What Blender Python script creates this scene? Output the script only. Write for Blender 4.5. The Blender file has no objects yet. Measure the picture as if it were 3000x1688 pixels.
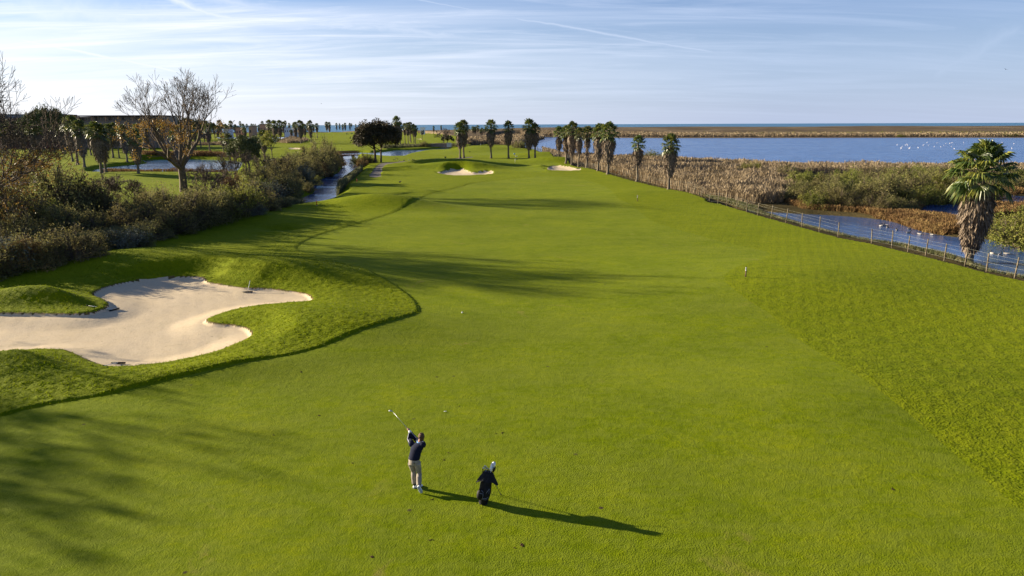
import bpy, math, random
import numpy as np
from mathutils import Vector, Matrix

# ---------------------------------------------------------------- camera, world, sun, exposure
SC = bpy.context.scene
COL = SC.collection
H = 10.3                       # the drone hangs about ten metres up
TH = math.radians(13.48); ROLL = math.radians(0.2); FPX = 2000.0
_F = np.array([0, math.cos(TH), -math.sin(TH)]); _R = np.array([1.0, 0, 0]); _U = np.array([0, math.sin(TH), math.cos(TH)])
R2 = _R*math.cos(ROLL) - _U*math.sin(ROLL); U2 = _U*math.cos(ROLL) + _R*math.sin(ROLL)
cam = bpy.data.cameras.new('camera'); cam.lens = 24; cam.sensor_width = 36; cam.clip_start = 0.1; cam.clip_end = 90000
camo = bpy.data.objects.new('camera', cam); COL.objects.link(camo)
camo.matrix_world = Matrix(((R2[0], U2[0], -_F[0], 0), (R2[1], U2[1], -_F[1], 0), (R2[2], U2[2], -_F[2], H), (0, 0, 0, 1)))
SC.camera = camo

SUN_EL = math.radians(14.0); SUN_AZ = math.radians(-69.0)     # azimuth from +Y, negative = to the left
SUNV = Vector((math.sin(SUN_AZ)*math.cos(SUN_EL), math.cos(SUN_AZ)*math.cos(SUN_EL), math.sin(SUN_EL)))
sl = bpy.data.lights.new('sun', 'SUN'); sl.energy = 5.0; sl.angle = math.radians(0.5); sl.color = (1.0, 0.86, 0.64)
so = bpy.data.objects.new('sun', sl); COL.objects.link(so)
so.rotation_euler = (-SUNV).to_track_quat('-Z', 'Y').to_euler()
SC.view_settings.view_transform = 'Standard'; SC.view_settings.look = 'None'
SC.view_settings.exposure = 1.72; SC.view_settings.gamma = 1.0

W = bpy.data.worlds.new('World'); SC.world = W; W.use_nodes = True

class NT:
    """small node-tree writer"""
    def __init__(s, tree): s.t = tree; s.n = tree.nodes; s.l = tree.links
    def add(s, typ, **kw):
        nd = s.n.new(typ)
        for k, v in kw.items():
            if k == 'ins':
                for a, b in v.items():
                    if hasattr(b, 'is_linked') or isinstance(b, bpy.types.NodeSocket): s.l.new(b, nd.inputs[a])
                    else: nd.inputs[a].default_value = b
            else: setattr(nd, k, v)
        return nd
    def math(s, op, a, b=None, c=None, clamp=False):
        nd = s.n.new('ShaderNodeMath'); nd.operation = op; nd.use_clamp = clamp
        for i, v in enumerate((a, b, c)):
            if v is None: continue
            if isinstance(v, bpy.types.NodeSocket): s.l.new(v, nd.inputs[i])
            else: nd.inputs[i].default_value = v
        return nd.outputs[0]
    def ramp(s, fac, stops, interp='LINEAR'):
        nd = s.n.new('ShaderNodeValToRGB'); nd.color_ramp.interpolation = interp
        el = nd.color_ramp.elements
        while len(el) < len(stops): el.new(0.5)
        for e, (p, c) in zip(el, stops):
            e.position = p; e.color = (c, c, c, 1) if isinstance(c, (int, float)) else (*c, 1)
        s.l.new(fac, nd.inputs[0]); return nd.outputs[0]
    def mix(s, fac, a, b, blend='MIX'):
        nd = s.n.new('ShaderNodeMix'); nd.data_type = 'RGBA'; nd.blend_type = blend
        for i, v in ((0, fac), (6, a), (7, b)):
            if isinstance(v, bpy.types.NodeSocket): s.l.new(v, nd.inputs[i])
            else: nd.inputs[i].default_value = (*v, 1) if isinstance(v, tuple) else v
        return nd.outputs[2]
    def noise(s, vec, scale, detail=3.0, rough=0.55, dist=0.0, out=0):
        nd = s.n.new('ShaderNodeTexNoise'); nd.inputs['Scale'].default_value = scale
        nd.inputs['Detail'].default_value = detail; nd.inputs['Roughness'].default_value = rough; nd.inputs['Distortion'].default_value = dist
        if vec is not None: s.l.new(vec, nd.inputs['Vector'])
        return nd.outputs[out]
    def mapv(s, vec, scale=(1, 1, 1), rot=(0, 0, 0), loc=(0, 0, 0)):
        nd = s.n.new('ShaderNodeMapping'); nd.inputs['Scale'].default_value = scale; nd.inputs['Rotation'].default_value = rot; nd.inputs['Location'].default_value = loc
        s.l.new(vec, nd.inputs['Vector']); return nd.outputs[0]

# ---- sky: Nishita with thin cirrus and contrails mixed in by direction
w = NT(W.node_tree); w.n.clear()
SKY_STR = 0.05
sky = w.add('ShaderNodeTexSky', sky_type='NISHITA', sun_disc=False, sun_elevation=SUN_EL, sun_rotation=SUN_AZ, altitude=0.0, air_density=1.0, dust_density=0.25, ozone_density=3.0)
tc = w.add('ShaderNodeTexCoord'); dirv = tc.outputs['Generated']
sep = w.add('ShaderNodeSeparateXYZ', ins={0: dirv})
dx, dy, dz = sep.outputs
zz = w.math('ADD', w.math('MAXIMUM', dz, 0.0), 0.09)
px_ = w.math('DIVIDE', dx, zz); py_ = w.math('DIVIDE', dy, zz)
pl = w.add('ShaderNodeCombineXYZ', ins={0: px_, 1: py_, 2: 0.0}).outputs[0]
m1 = w.mapv(pl, (0.16, 0.75, 1), (0, 0, math.radians(8)), (3.1, 1.7, 0))
c1 = w.noise(m1, 1.25, 9.0, 0.62, 0.5)
c1 = w.ramp(c1, [(0.40, 0.0), (0.66, 1.0)])
m2 = w.mapv(pl, (0.35, 1.6, 1), (0, 0, math.radians(-14)), (7.0, 2.2, 0))
c2 = w.ramp(w.noise(m2, 1.6, 10.0, 0.68, 0.8), [(0.46, 0.0), (0.72, 1.0)])
leftw = w.ramp(w.math('MULTIPLY_ADD', dx, -0.9, 0.40), [(0.0, 0.25), (0.75, 1.0)])      # more veil towards the sun side
veil = w.math('MULTIPLY', w.math('ADD', w.math('MULTIPLY', c1, 0.75), w.math('MULTIPLY', c2, 0.85)), leftw, clamp=True)
midband = w.ramp(dz, [(0.0, 0.35), (0.05, 0.75), (0.12, 1.0), (0.24, 0.55), (0.6, 0.2)])
veil = w.math('MULTIPLY', veil, midband, clamp=True)
# low flat cloud streaks near the horizon
ml = w.mapv(dirv, (1.4, 1.4, 34.0), (0, 0, 0), (0.3, 0, 0))
cl = w.ramp(w.noise(ml, 1.8, 6.0, 0.6, 0.3), [(0.46, 0.0), (0.66, 0.85)])
lowband = w.ramp(dz, [(0.0, 0.0), (0.015, 0.5), (0.05, 0.8), (0.11, 0.0)])
veil = w.math('MAXIMUM', veil, w.math('MULTIPLY', w.math('MULTIPLY', cl, lowband), w.math('MULTIPLY_ADD', dx, -0.5, 0.55, clamp=True)), clamp=True)
def skydir(px, py):
    d = R2*(px-1500)/FPX + U2*(844-py)/FPX + _F
    return d/np.linalg.norm(d)
def contrail(p0, p1, width, strength, soft=0.03):
    """a straight trail: a thin band about one great circle between two directions of the sky"""
    a, b = skydir(*p0), skydir(*p1)
    n = np.cross(a, b); n /= np.linalg.norm(n)
    mdir = (a+b); mdir /= np.linalg.norm(mdir); half = math.acos(float(np.clip(np.dot(a, b), -1, 1)))/2
    dn = w.add('ShaderNodeVectorMath', operation='DOT_PRODUCT', ins={0: dirv, 1: tuple(n)}).outputs['Value']
    wob = w.math('MULTIPLY_ADD', w.noise(w.mapv(dirv, (9, 9, 9)), 3.0, 4.0), width*1.6, -width*0.8)
    off = w.math('ABSOLUTE', w.math('ADD', dn, wob))
    band = w.math('SUBTRACT', 1.0, w.math('DIVIDE', off, width), clamp=True)
    band = w.math('POWER', band, 1.4)
    dm = w.add('ShaderNodeVectorMath', operation='DOT_PRODUCT', ins={0: dirv, 1: tuple(mdir)}).outputs['Value']
    ends = w.math('DIVIDE', w.math('SUBTRACT', dm, math.cos(half)), 1-math.cos(half)*1.0 if half > 0 else 1)
    ends = w.math('MULTIPLY', ends, 2.2, clamp=True)
    return w.math('MULTIPLY', w.math('MULTIPLY', band, ends), strength)
for args in [((470, -10), (720, 70), 0.010, 0.75), ((0, 105), (560, 218), 0.0035, 0.75), ((1440, 40), (2150, 165), 0.0032, 0.5),
             ((540, -10), (1400, 118), 0.012, 0.45), ((0, 20), (620, 62), 0.022, 0.5), ((2720, 230), (3010, 60), 0.02, 0.22),
             ((1190, -6), (1500, 50), 0.0022, 0.4), ((800, 58), (880, 80), 0.014, 0.5)]:
    veil = w.math('MAXIMUM', veil, contrail(*args))
warm = w.ramp(w.math('MULTIPLY_ADD', dx, -1.0, 0.35), [(0.0, (4.4, 5.1, 6.6)), (1.0, (7.0, 7.1, 7.4))])
# thin even high haze: whitens the whole sky, most of all low down
hz_f = w.ramp(dz, [(0.0, 0.82), (0.05, 0.66), (0.15, 0.32), (0.30, 0.06), (0.5, 0.04)])
hz_c = w.ramp(w.math('MULTIPLY_ADD', dx, -1.0, 0.35), [(0.0, (4.6, 5.2, 6.3)), (0.5, (6.8, 7.0, 7.3)), (1.0, (10.4, 9.9, 9.2))])
tint = w.ramp(dz, [(0.0, (0.68, 0.72, 0.84)), (0.10, (0.64, 0.70, 0.85)), (0.24, (0.44, 0.58, 0.86))])
base_sky = w.mix(1.0, w.mix(hz_f, sky.outputs[0], hz_c), tint, 'MULTIPLY')
colr = w.mix(w.math('MULTIPLY', veil, 0.9), base_sky, warm)
bg = w.add('ShaderNodeBackground', ins={0: colr, 1: SKY_STR})
wo = w.add('ShaderNodeOutputWorld', ins={0: bg.outputs[0]})

# ---------------------------------------------------------------- photograph geometry
def ray(px, py): return R2*(px-1500)/FPX + U2*(844-py)/FPX + _F
def G(px, py, z=0.0):
    d = ray(px, py); t = (z-H)/d[2]; return np.array([d[0]*t, d[1]*t, z])
def V(px, py, Y):
    d = ray(px, py); p = d*(Y/d[1]); return np.array([p[0], p[1], p[2]+H])
def GP(pts, z=0.0): return np.array([G(x, y, z)[:2] for x, y in pts])

# ---------------------------------------------------------------- mesh helpers
def mesh_np(name, V_, quads=None, tris=None, mat=None, smooth=False, matidx=None):
    me = bpy.data.meshes.new(name)
    V_ = np.asarray(V_, dtype=np.float32).reshape(-1, 3)
    q = np.zeros((0, 4), int) if quads is None else np.asarray(quads, dtype=np.int32).reshape(-1, 4)
    t = np.zeros((0, 3), int) if tris is None else np.asarray(tris, dtype=np.int32).reshape(-1, 3)
    me.vertices.add(len(V_)); me.vertices.foreach_set('co', V_.ravel())
    nl = len(q)*4 + len(t)*3
    me.loops.add(nl); me.loops.foreach_set('vertex_index', np.concatenate([q.ravel(), t.ravel()]).astype(np.int32))
    me.polygons.add(len(q)+len(t))
    st = np.concatenate([np.arange(len(q))*4, len(q)*4 + np.arange(len(t))*3]).astype(np.int32)
    me.polygons.foreach_set('loop_start', st)
    if matidx is not None: me.polygons.foreach_set('material_index', np.asarray(matidx, dtype=np.int32))
    me.polygons.foreach_set('use_smooth', np.full(len(q)+len(t), smooth))
    me.update(calc_edges=True); me.validate()
    for m in (mat if isinstance(mat, (list, tuple)) else [mat]):
        if m: me.materials.append(m)
    return me
def link(name, data, parent=None, loc=None):
    o = bpy.data.objects.new(name, data); COL.objects.link(o)
    if parent: o.parent = parent
    if loc is not None: o.location = loc
    return o
def tag(o, label=None, cat=None, group=None, kind=None):
    if label: o['label'] = label
    if cat: o['category'] = cat
    if group: o['group'] = group
    if kind: o['kind'] = kind
    return o
def thing(name, label, cat, loc=(0, 0, 0), rz=0.0, group=None):
    o = link(name, None, None, tuple(float(c) for c in loc)); o.rotation_euler = (0, 0, rz); o.empty_display_size = 0.2
    return tag(o, label, cat, group)
def dup(root, loc, rz=0.0, scale=None, label=None, group=None):
    r = root.copy(); COL.objects.link(r); r.location = tuple(float(c) for c in loc); r.rotation_euler = (0, 0, rz)
    if scale is not None: r.scale = scale
    if label: r['label'] = label
    if group: r['group'] = group
    for ch in list(root.children):
        c = ch.copy(); COL.objects.link(c); c.parent = r
        for g in list(ch.children):
            d = g.copy(); COL.objects.link(d); d.parent = c
    return r

class MB:
    """mesh builder: lofts, tubes, boxes collected as one mesh"""
    def __init__(s): s.v = []; s.q = []; s.t = []; s.n = 0; s.mi_q = []; s.mi_t = []; s.mi = 0
    def put(s, v, q=None, t=None):
        v = np.asarray(v, float).reshape(-1, 3)
        if q is not None and len(q): s.q.append(np.asarray(q, int)+s.n); s.mi_q += [s.mi]*len(q)
        if t is not None and len(t): s.t.append(np.asarray(t, int)+s.n); s.mi_t += [s.mi]*len(t)
        s.v.append(v); s.n += len(v)
    def loft(s, rings, cap=True, seg=12):
        """rings: (centre, rx, ry, ax, ay) ellipses, ax/ay unit axes"""
        a = np.linspace(0, 2*np.pi, seg, endpoint=False); vs = []
        for c, rx, ry, ax, ay in rings:
            c, ax, ay = np.array(c, float), np.array(ax, float), np.array(ay, float)
            vs.append(c + np.outer(np.cos(a)*rx, ax) + np.outer(np.sin(a)*ry, ay))
        v = np.concatenate(vs); q = []
        for i in range(len(rings)-1):
            for k in range(seg):
                k2 = (k+1) % seg; q.append((i*seg+k, i*seg+k2, (i+1)*seg+k2, (i+1)*seg+k))
        t = []
        if cap:
            v = np.concatenate([v, [np.array(rings[0][0], float)], [np.array(rings[-1][0], float)]]); b = len(rings)*seg
            for k in range(seg):
                k2 = (k+1) % seg; t.append((k2, k, b)); t.append(((len(rings)-1)*seg+k, (len(rings)-1)*seg+k2, b+1))
        s.put(v, q, t); return s
    def tube(s, pts, rad, seg=8, flat=1.0, cap=True):
        pts = [np.array(p, float) for p in pts]
        if np.isscalar(rad): rad = [rad]*len(pts)
        rings = []; prev = None
        for i, p in enumerate(pts):
            d = pts[min(i+1, len(pts)-1)] - pts[max(i-1, 0)]; d /= max(np.linalg.norm(d), 1e-9)
            up = np.array([0, 0, 1.0]) if abs(d[2]) < 0.9 else np.array([0, 1.0, 0])
            if prev is not None: up = prev
            ax = np.cross(up, d); ax /= max(np.linalg.norm(ax), 1e-9); ay = np.cross(d, ax); prev = ay
            rings.append((p, rad[i], rad[i]*flat, ax, ay))
        return s.loft(rings, cap, seg)
    def ell(s, c, r, seg=14, nr=9, rot=None):
        c = np.array(c, float); r = np.array(r if hasattr(r, '__len__') else (r, r, r), float)
        R = np.eye(3) if rot is None else np.array(rot)
        rings = []
        for i in range(nr):
            ph = -math.pi/2 + math.pi*(i+0.5)/nr
            rings.append((c + R @ np.array([0, 0, math.sin(ph)*r[2]]), math.cos(ph)*r[0], math.cos(ph)*r[1], R[:, 0], R[:, 1]))
        return s.loft(rings, True, seg)
    def box(s, c, h, rz=0.0, taper=1.0, bev=0.0):
        c = np.array(c, float); hx, hy, hz = h; v = []
        for z, k in ((-hz, 1.0), (hz, taper)):
            for x, y in ((-hx, -hy), (hx, -hy), (hx, hy), (-hx, hy)):
                X, Y = x*k, y*k
                v.append((X*math.cos(rz)-Y*math.sin(rz), X*math.sin(rz)+Y*math.cos(rz), z))
        s.put(np.array(v)+c, [(0, 3, 2, 1), (4, 5, 6, 7), (0, 1, 5, 4), (1, 2, 6, 5), (2, 3, 7, 6), (3, 0, 4, 7)]); return s
    def mesh(s, name, mat, smooth=True):
        q = np.concatenate(s.q) if s.q else None; t = np.concatenate(s.t) if s.t else None
        return mesh_np(name, np.concatenate(s.v), q, t, mat, smooth, s.mi_q+s.mi_t)
    def build(s, name, mat, parent=None, smooth=True, loc=None):
        return link(name, s.mesh(name, mat, smooth), parent, loc)

def rand_unit(rng, n):
    v = rng.normal(size=(n, 3)); return v/np.linalg.norm(v, axis=1, keepdims=True)
def leaf_quads(rng, C, size, elong=1.6, up=0.0):
    """kite-shaped leaves with random orientation at centres C"""
    n = len(C); u = rand_unit(rng, n); u[:, 2] += up; u /= np.linalg.norm(u, axis=1, keepdims=True)
    w_ = rand_unit(rng, n); v = np.cross(u, w_); v /= np.maximum(np.linalg.norm(v, axis=1, keepdims=True), 1e-6)
    s = (size*rng.uniform(0.6, 1.4, n))[:, None]
    P = np.stack([C-u*s*elong*0.5, C+v*s*0.4, C+u*s*elong*0.5, C-v*s*0.4], axis=1).reshape(-1, 3)
    return P, np.arange(n*4).reshape(-1, 4)
def blades(rng, B, D, L, Wd, bend=0.25):
    """blades as quads: narrow base, widest low, pointed tip"""
    n = len(B); side = np.cross(D, rand_unit(rng, n)); side /= np.maximum(np.linalg.norm(side, axis=1, keepdims=True), 1e-6)
    L = L[:, None]; Wd = np.broadcast_to(np.asarray(Wd, float), (n,))[:, None]
    out = rand_unit(rng, n)*bend*L; out[:, 2] -= np.abs(out[:, 2])*0.5
    P = np.stack([B-side*Wd*0.5, B+side*Wd*0.5, B+D*L*0.55+side*Wd*0.4+out*0.3, B+D*L+out], axis=1).reshape(-1, 3)
    return P, np.arange(n*4).reshape(-1, 4)
# ---------------------------------------------------------------- materials
def pmat(name, col, rough=0.7, spec=0.3, var=0.12, scale=6.0, col2=None, bump=0.0, bscale=30.0, metal=0.0, objvar=0.0, coords='Object', transl=0.0, cols=None, sheen=0.0):
    m = bpy.data.materials.new(name); m.use_nodes = True; n = NT(m.node_tree); n.n.clear()
    tc_ = n.add('ShaderNodeTexCoord'); vec = tc_.outputs[coords]
    f = n.noise(vec, scale, 4.0, 0.6)
    c2 = col2 if col2 else tuple(max(0.0, c*(1-var*2.2)) for c in col)
    c1 = tuple(min(1.0, c*(1+var)) for c in col)
    if cols: base = n.ramp(f, cols)
    else: base = n.ramp(f, [(0.32, c2), (0.68, c1)])
    if objvar > 0:
        oi = n.add('ShaderNodeObjectInfo')
        hs = n.add('ShaderNodeHueSaturation', ins={'Hue': n.math('MULTIPLY_ADD', oi.outputs['Random'], 0.05*objvar, 0.5-0.025*objvar),
                   'Value': n.math('MULTIPLY_ADD', oi.outputs['Random'], 0.7*objvar, 1-0.35*objvar), 'Color': base})
        base = hs.outputs[0]
    b = n.add('ShaderNodeBsdfPrincipled', ins={'Base Color': base, 'Roughness': rough, 'Specular IOR Level': spec, 'Metallic': metal})
    if bump > 0:
        bn = n.add('ShaderNodeBump', ins={'Strength': 1.0, 'Distance': bump, 'Height': n.noise(vec, bscale, 3.0)})
        n.l.new(bn.outputs[0], b.inputs['Normal'])
    sh = b.outputs[0]
    if transl > 0:
        tr = n.add('ShaderNodeBsdfTranslucent', ins={'Color': base})
        sh = n.add('ShaderNodeMixShader', ins={0: transl, 1: b.outputs[0], 2: tr.outputs[0]}).outputs[0]
    n.add('ShaderNodeOutputMaterial', ins={0: sh}); return m

def ground_mat(name, cols, patch, tuft, tuft_scale, fine, fine_scale, streak=None, dry=None, rough=0.85, spots=None, sheen=0.0, fleck=None):
    """procedural ground: large patches, streaks of mowing/wear, tufts and fine grain, real bump heights in metres"""
    m = bpy.data.materials.new(name); m.use_nodes = True; n = NT(m.node_tree); n.n.clear()
    tc_ = n.add('ShaderNodeTexCoord'); vec = tc_.outputs['Object']
    f1 = n.noise(vec, patch, 4.0, 0.6, 0.3); f2 = n.noise(vec, tuft_scale, 3.0, 0.6); f3 = n.noise(vec, fine_scale, 2.0, 0.6)
    fm = n.noise(vec, patch*5.0, 4.0, 0.65, 0.5)
    fac = n.math('ADD', n.math('MULTIPLY_ADD', f1, 0.32, n.math('MULTIPLY', fm, 0.24)), n.math('MULTIPLY_ADD', f2, 0.18, n.math('MULTIPLY', f3, 0.26)))
    base = n.ramp(fac, cols)
    if streak:
        sv = n.mapv(vec, streak[0], (0, 0, math.radians(streak[1]))); sf = n.ramp(n.noise(sv, 1.0, 5.0, 0.65, 0.6), [(0.42, 0.0), (0.72, 1.0)])
        base = n.mix(n.math('MULTIPLY', sf, streak[3]), base, streak[2])
    if dry:
        df = n.ramp(n.noise(vec, dry[0], 6.0, 0.7, 0.8), [(dry[1], 0.0), (dry[1]+0.10, 1.0)])
        base = n.mix(n.math('MULTIPLY', df, dry[3]), base, dry[2])
    if spots:
        vo = n.add('ShaderNodeTexVoronoi', ins={'Scale': spots[0], 'Vector': n.mapv(vec, (1, 1, 0.01))})
        base = n.mix(n.ramp(vo.outputs['Distance'], [(spots[1], 1.0), (spots[1]*1.6, 0.0)]), base, spots[2])
    if fleck:
        g1 = n.ramp(n.noise(n.mapv(vec, (1.0, 1.7, 1), (0, 0, 0.5)), fleck[0], 5.0, 0.72, 0.4), [(0.40, 0.0), (0.62, 1.0)])
        base = n.mix(n.math('MULTIPLY', g1, fleck[2]), base, fleck[1])
        g2 = n.ramp(n.noise(vec, fleck[3], 3.0, 0.7), [(0.56, 0.0), (0.70, 1.0)])
        base = n.mix(n.math('MULTIPLY', g2, fleck[5]), base, fleck[4])
    b = n.add('ShaderNodeBsdfPrincipled', ins={'Base Color': base, 'Roughness': rough, 'Specular IOR Level': 0.02, 'Sheen Weight': sheen, 'Sheen Roughness': 0.5, 'Sheen Tint': (0.75, 0.8, 0.2, 1)})
    hsum = n.math('ADD', n.math('MULTIPLY', f2, tuft), n.math('MULTIPLY', f3, fine))
    bn = n.add('ShaderNodeBump', ins={'Strength': 1.0, 'Distance': 1.0, 'Height': hsum}); n.l.new(bn.outputs[0], b.inputs['Normal'])
    n.add('ShaderNodeOutputMaterial', ins={0: b.outputs[0]}); return m

def water_mat(name, deep, scale, bump, rough=0.06, aniso=(1, 1, 1), spec=0.35):
    m = bpy.data.materials.new(name); m.use_nodes = True; n = NT(m.node_tree); n.n.clear()
    tc_ = n.add('ShaderNodeTexCoord'); vec = n.mapv(tc_.outputs['Object'], aniso)
    a = n.noise(vec, scale, 4.0, 0.6, 0.4); c = n.noise(vec, scale*0.13, 3.0, 0.5)
    calm = n.ramp(n.noise(tc_.outputs['Object'], 0.035, 3.0), [(0.4, 0.45), (0.6, 1.0)])
    bn = n.add('ShaderNodeBump', ins={'Strength': 1.0, 'Distance': 1.0, 'Height': n.math('MULTIPLY', n.math('MULTIPLY_ADD', c, 2.0, a), n.math('MULTIPLY', calm, bump))})
    b = n.add('ShaderNodeBsdfPrincipled', ins={'Base Color': (*deep, 1), 'Roughness': rough, 'IOR': 1.33, 'Specular IOR Level': spec, 'Normal': bn.outputs[0]})
    n.add('ShaderNodeOutputMaterial', ins={0: b.outputs[0]}); return m

M_FAIR = ground_mat('fairway_grass', [(0.38, (0.068, 0.102, 0.0002)), (0.5, (0.110, 0.148, 0.0003)), (0.61, (0.178, 0.205, 0.002))], 0.16, 0.026, 4.0, 0.024, 24.0,
                    streak=((0.07, 0.30, 1), 38, (0.150, 0.168, 0.020), 0.45), dry=(0.22, 0.63, (0.24, 0.175, 0.06), 0.6), spots=(0.55, 0.028, (0.045, 0.035, 0.02)), sheen=0.03,
                    fleck=(1.3, (0.142, 0.172, 0.018), 0.5, 9.0, (0.055, 0.075, 0.001), 0.5))
M_ROUGH = ground_mat('rough_grass', [(0.37, (0.070, 0.100, 0.0003)), (0.5, (0.112, 0.145, 0.0005)), (0.63, (0.165, 0.185, 0.0015))], 0.13, 0.055, 3.4, 0.036, 13.0,
                     streak=((0.25, 0.9, 1), 10, (0.085, 0.118, 0.001), 0.4), dry=(0.3, 0.70, (0.15, 0.13, 0.035), 0.35), sheen=0.03, fleck=(0.9, (0.16, 0.18, 0.006), 0.45, 6.0, (0.04, 0.065, 0.001), 0.5))
M_SAND = ground_mat('bunker_sand', [(0.35, (0.46, 0.37, 0.24)), (0.65, (0.57, 0.465, 0.32))], 0.25, 0.012, 6.0, 0.012, 16.0,
                    dry=(0.5, 0.60, (0.30, 0.25, 0.15), 0.6), spots=(1.6, 0.06, (0.27, 0.22, 0.15)), fleck=(2.2, (0.50, 0.42, 0.29), 0.5, 7.0, (0.30, 0.24, 0.16), 0.4), streak=((0.7, 0.12, 1), -15, (0.49, 0.41, 0.31), 0.4))
M_SANDLIP = pmat('sand_lip', (0.12, 0.085, 0.03), 0.9, 0.05, cols=[(0.3, (0.05, 0.07, 0.01)), (0.5, (0.12, 0.085, 0.03)), (0.7, (0.19, 0.12, 0.05))], scale=1.5, bump=0.02)
M_MARSH = ground_mat('marsh_ground', [(0.35, (0.035, 0.030, 0.013)), (0.55, (0.07, 0.055, 0.024)), (0.7, (0.12, 0.09, 0.04))], 0.15, 0.10, 1.6, 0.05, 6.0)
M_DUNE = ground_mat('dune_ground', [(0.36, (0.055, 0.042, 0.027)), (0.5, (0.115, 0.086, 0.054)), (0.66, (0.19, 0.145, 0.09))], 0.018, 0.30, 0.35, 0.25, 1.2, dry=(0.012, 0.5, (0.22, 0.17, 0.105), 0.6))
M_PATH = ground_mat('path_asphalt', [(0.35, (0.11, 0.10, 0.09)), (0.65, (0.17, 0.155, 0.135))], 0.3, 0.01, 8.0, 0.006, 60.0)
M_WATER = water_mat('lagoon_water', (0.05, 0.12, 0.30), 1.1, 0.30, 0.22, spec=0.2)
M_POND = water_mat('pond_water', (0.04, 0.09, 0.22), 1.6, 0.05, 0.12, spec=0.5)
M_SEA = water_mat('sea_water', (0.06, 0.16, 0.27), 0.12, 1.2, 0.4, (0.4, 1.4, 1), 0.15)

# ---------------------------------------------------------------- terrain
def catmull(P, sub=5):
    P = np.asarray(P, float); n = len(P); out = []
    for i in range(n):
        p0, p1, p2, p3 = P[(i-1) % n], P[i], P[(i+1) % n], P[(i+2) % n]
        for k in range(sub):
            t = k/sub; out.append(0.5*((2*p1)+(-p0+p2)*t+(2*p0-5*p1+4*p2-p3)*t*t+(-p0+3*p1-3*p2+p3)*t**3))
    return np.array(out)
def sdist(X, Y, poly, margin=8.0):
    """signed distance (negative inside) near a polygon; +1e3 elsewhere"""
    D = np.full(X.shape, 1e3); lo = poly.min(0)-margin; hi = poly.max(0)+margin
    m = (X > lo[0]) & (X < hi[0]) & (Y > lo[1]) & (Y < hi[1])
    if not m.any(): return D
    x = X[m]; y = Y[m]; best = np.full(x.shape, 1e18); ins = np.zeros(x.shape, bool)
    n = len(poly)
    for i in range(n):
        ax, ay = poly[i]; bx, by = poly[(i+1) % n]; ex, ey = bx-ax, by-ay
        L = ex*ex+ey*ey
        if L < 1e-12: continue
        t = np.clip(((x-ax)*ex+(y-ay)*ey)/L, 0, 1)
        d = (x-ax-t*ex)**2+(y-ay-t*ey)**2; np.minimum(best, d, out=best)
        c = (ay > y) != (by > y)
        if ey != 0: ins ^= c & (x < ex*(y-ay)/ey+ax)
    d = np.sqrt(best); d[ins] *= -1; D[m] = d; return D
def ss(t): t = np.clip(t, 0, 1); return t*t*(3-2*t)
_rs = np.random.RandomState(11); _K = _rs.uniform(-1, 1, (26, 2)); _PH = _rs.uniform(0, 6.28, 26)
def wav(X, Y, L, seed=0, n=8):
    s = np.zeros(np.shape(X))
    for i in range(n):
        k = _K[(i+seed) % 26]; k = k/np.hypot(*k)*(0.6+0.8*((i*37+seed*13) % 10)/10)
        s = s + np.sin((X*k[0]+Y*k[1])*2*np.pi/L + _PH[(i+seed*3) % 26])
    return s/n

WL = -0.75
WATER = {
 'creek_water': ([(852,618),(885,609),(908,602),(950,590),(982,574),(992,564),(991,543),(1006,530),(1025,521),(1054,497),(1058,489),(1042,483),(1032,478),(1046,455),(1000,455),(1010,470),(1011,481),(1003,495),(995,506),(977,511),(958,520),(938,531),(923,548),(926,563),(890,581),(868,596),(852,608)], M_POND),
 'pond_water': ([(286,509),(281,498),(343,488),(397,483),(435,478),(420,470),(497,468),(560,468),(640,469),(700,474),(705,482),(690,500),(647,513),(560,514),(472,513),(380,509)], M_POND),
 'far_pond_water': ([(640,402),(695,402),(738,403),(779,403),(849,402),(842,409),(827,414),(812,419),(796,413),(780,410),(715,409),(650,408)], M_POND),
 'green_pond_water': ([(990,452),(1046,447),(1091,448),(1151,443),(1152,441),(1240,439),(1299,435),(1338,437),(1348,441),(1299,443),(1254,444),(1219,450),(1187,455),(1172,461),(1150,462),(1084,456),(1060,453),(1000,458)], M_POND),
 'lagoon_water': ([(1521,422),(1541,419),(1577,413),(1596,407),(1600,403),(1774,404),(1973,405),(2300,404.5),(2620,404),(3000,404),(3500,404),(4200,404),(4200,500),(3500,497),(3000,489),(2744,487),(2620,487),(2300,478),(1950,464),(1790,458),(1691,454),(1640,452),(1586,445),(1557,438),(1535,429)], M_WATER),
 'inlet_water': ([(1440,398),(1497,396),(1530,396),(1560,397),(1497,401),(1453,404),(1435,402)], M_WATER),
 'marsh_water': ([(2100,610),(2300,625),(2440,632),(2560,642),(2614,652),(2660,668),(2721,685),(2793,695),(2829,697),(2883,701),(2928,711),(2973,729),(3040,738),(3500,770),(3800,1000),(3250,872),(3000,818),(2895,797),(2800,760),(2650,727),(2541,707),(2459,690),(2250,632),(2120,602)], M_POND),
 'marsh_pool_water': ([(2600,628),(2623,622),(2700,618),(2712,603),(2760,598),(2827,603),(2832,630),(2829,657),(2757,643),(2712,639),(2686,635),(2623,634)], M_POND),
 'marsh_back_water': ([(2880,560),(2960,572),(3060,580),(3300,590),(3300,620),(3060,612),(2924,600),(2870,585)], M_POND),
}
WPOLY = {k: catmull(GP(v[0], WL), 4) for k, v in WATER.items()}
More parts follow.
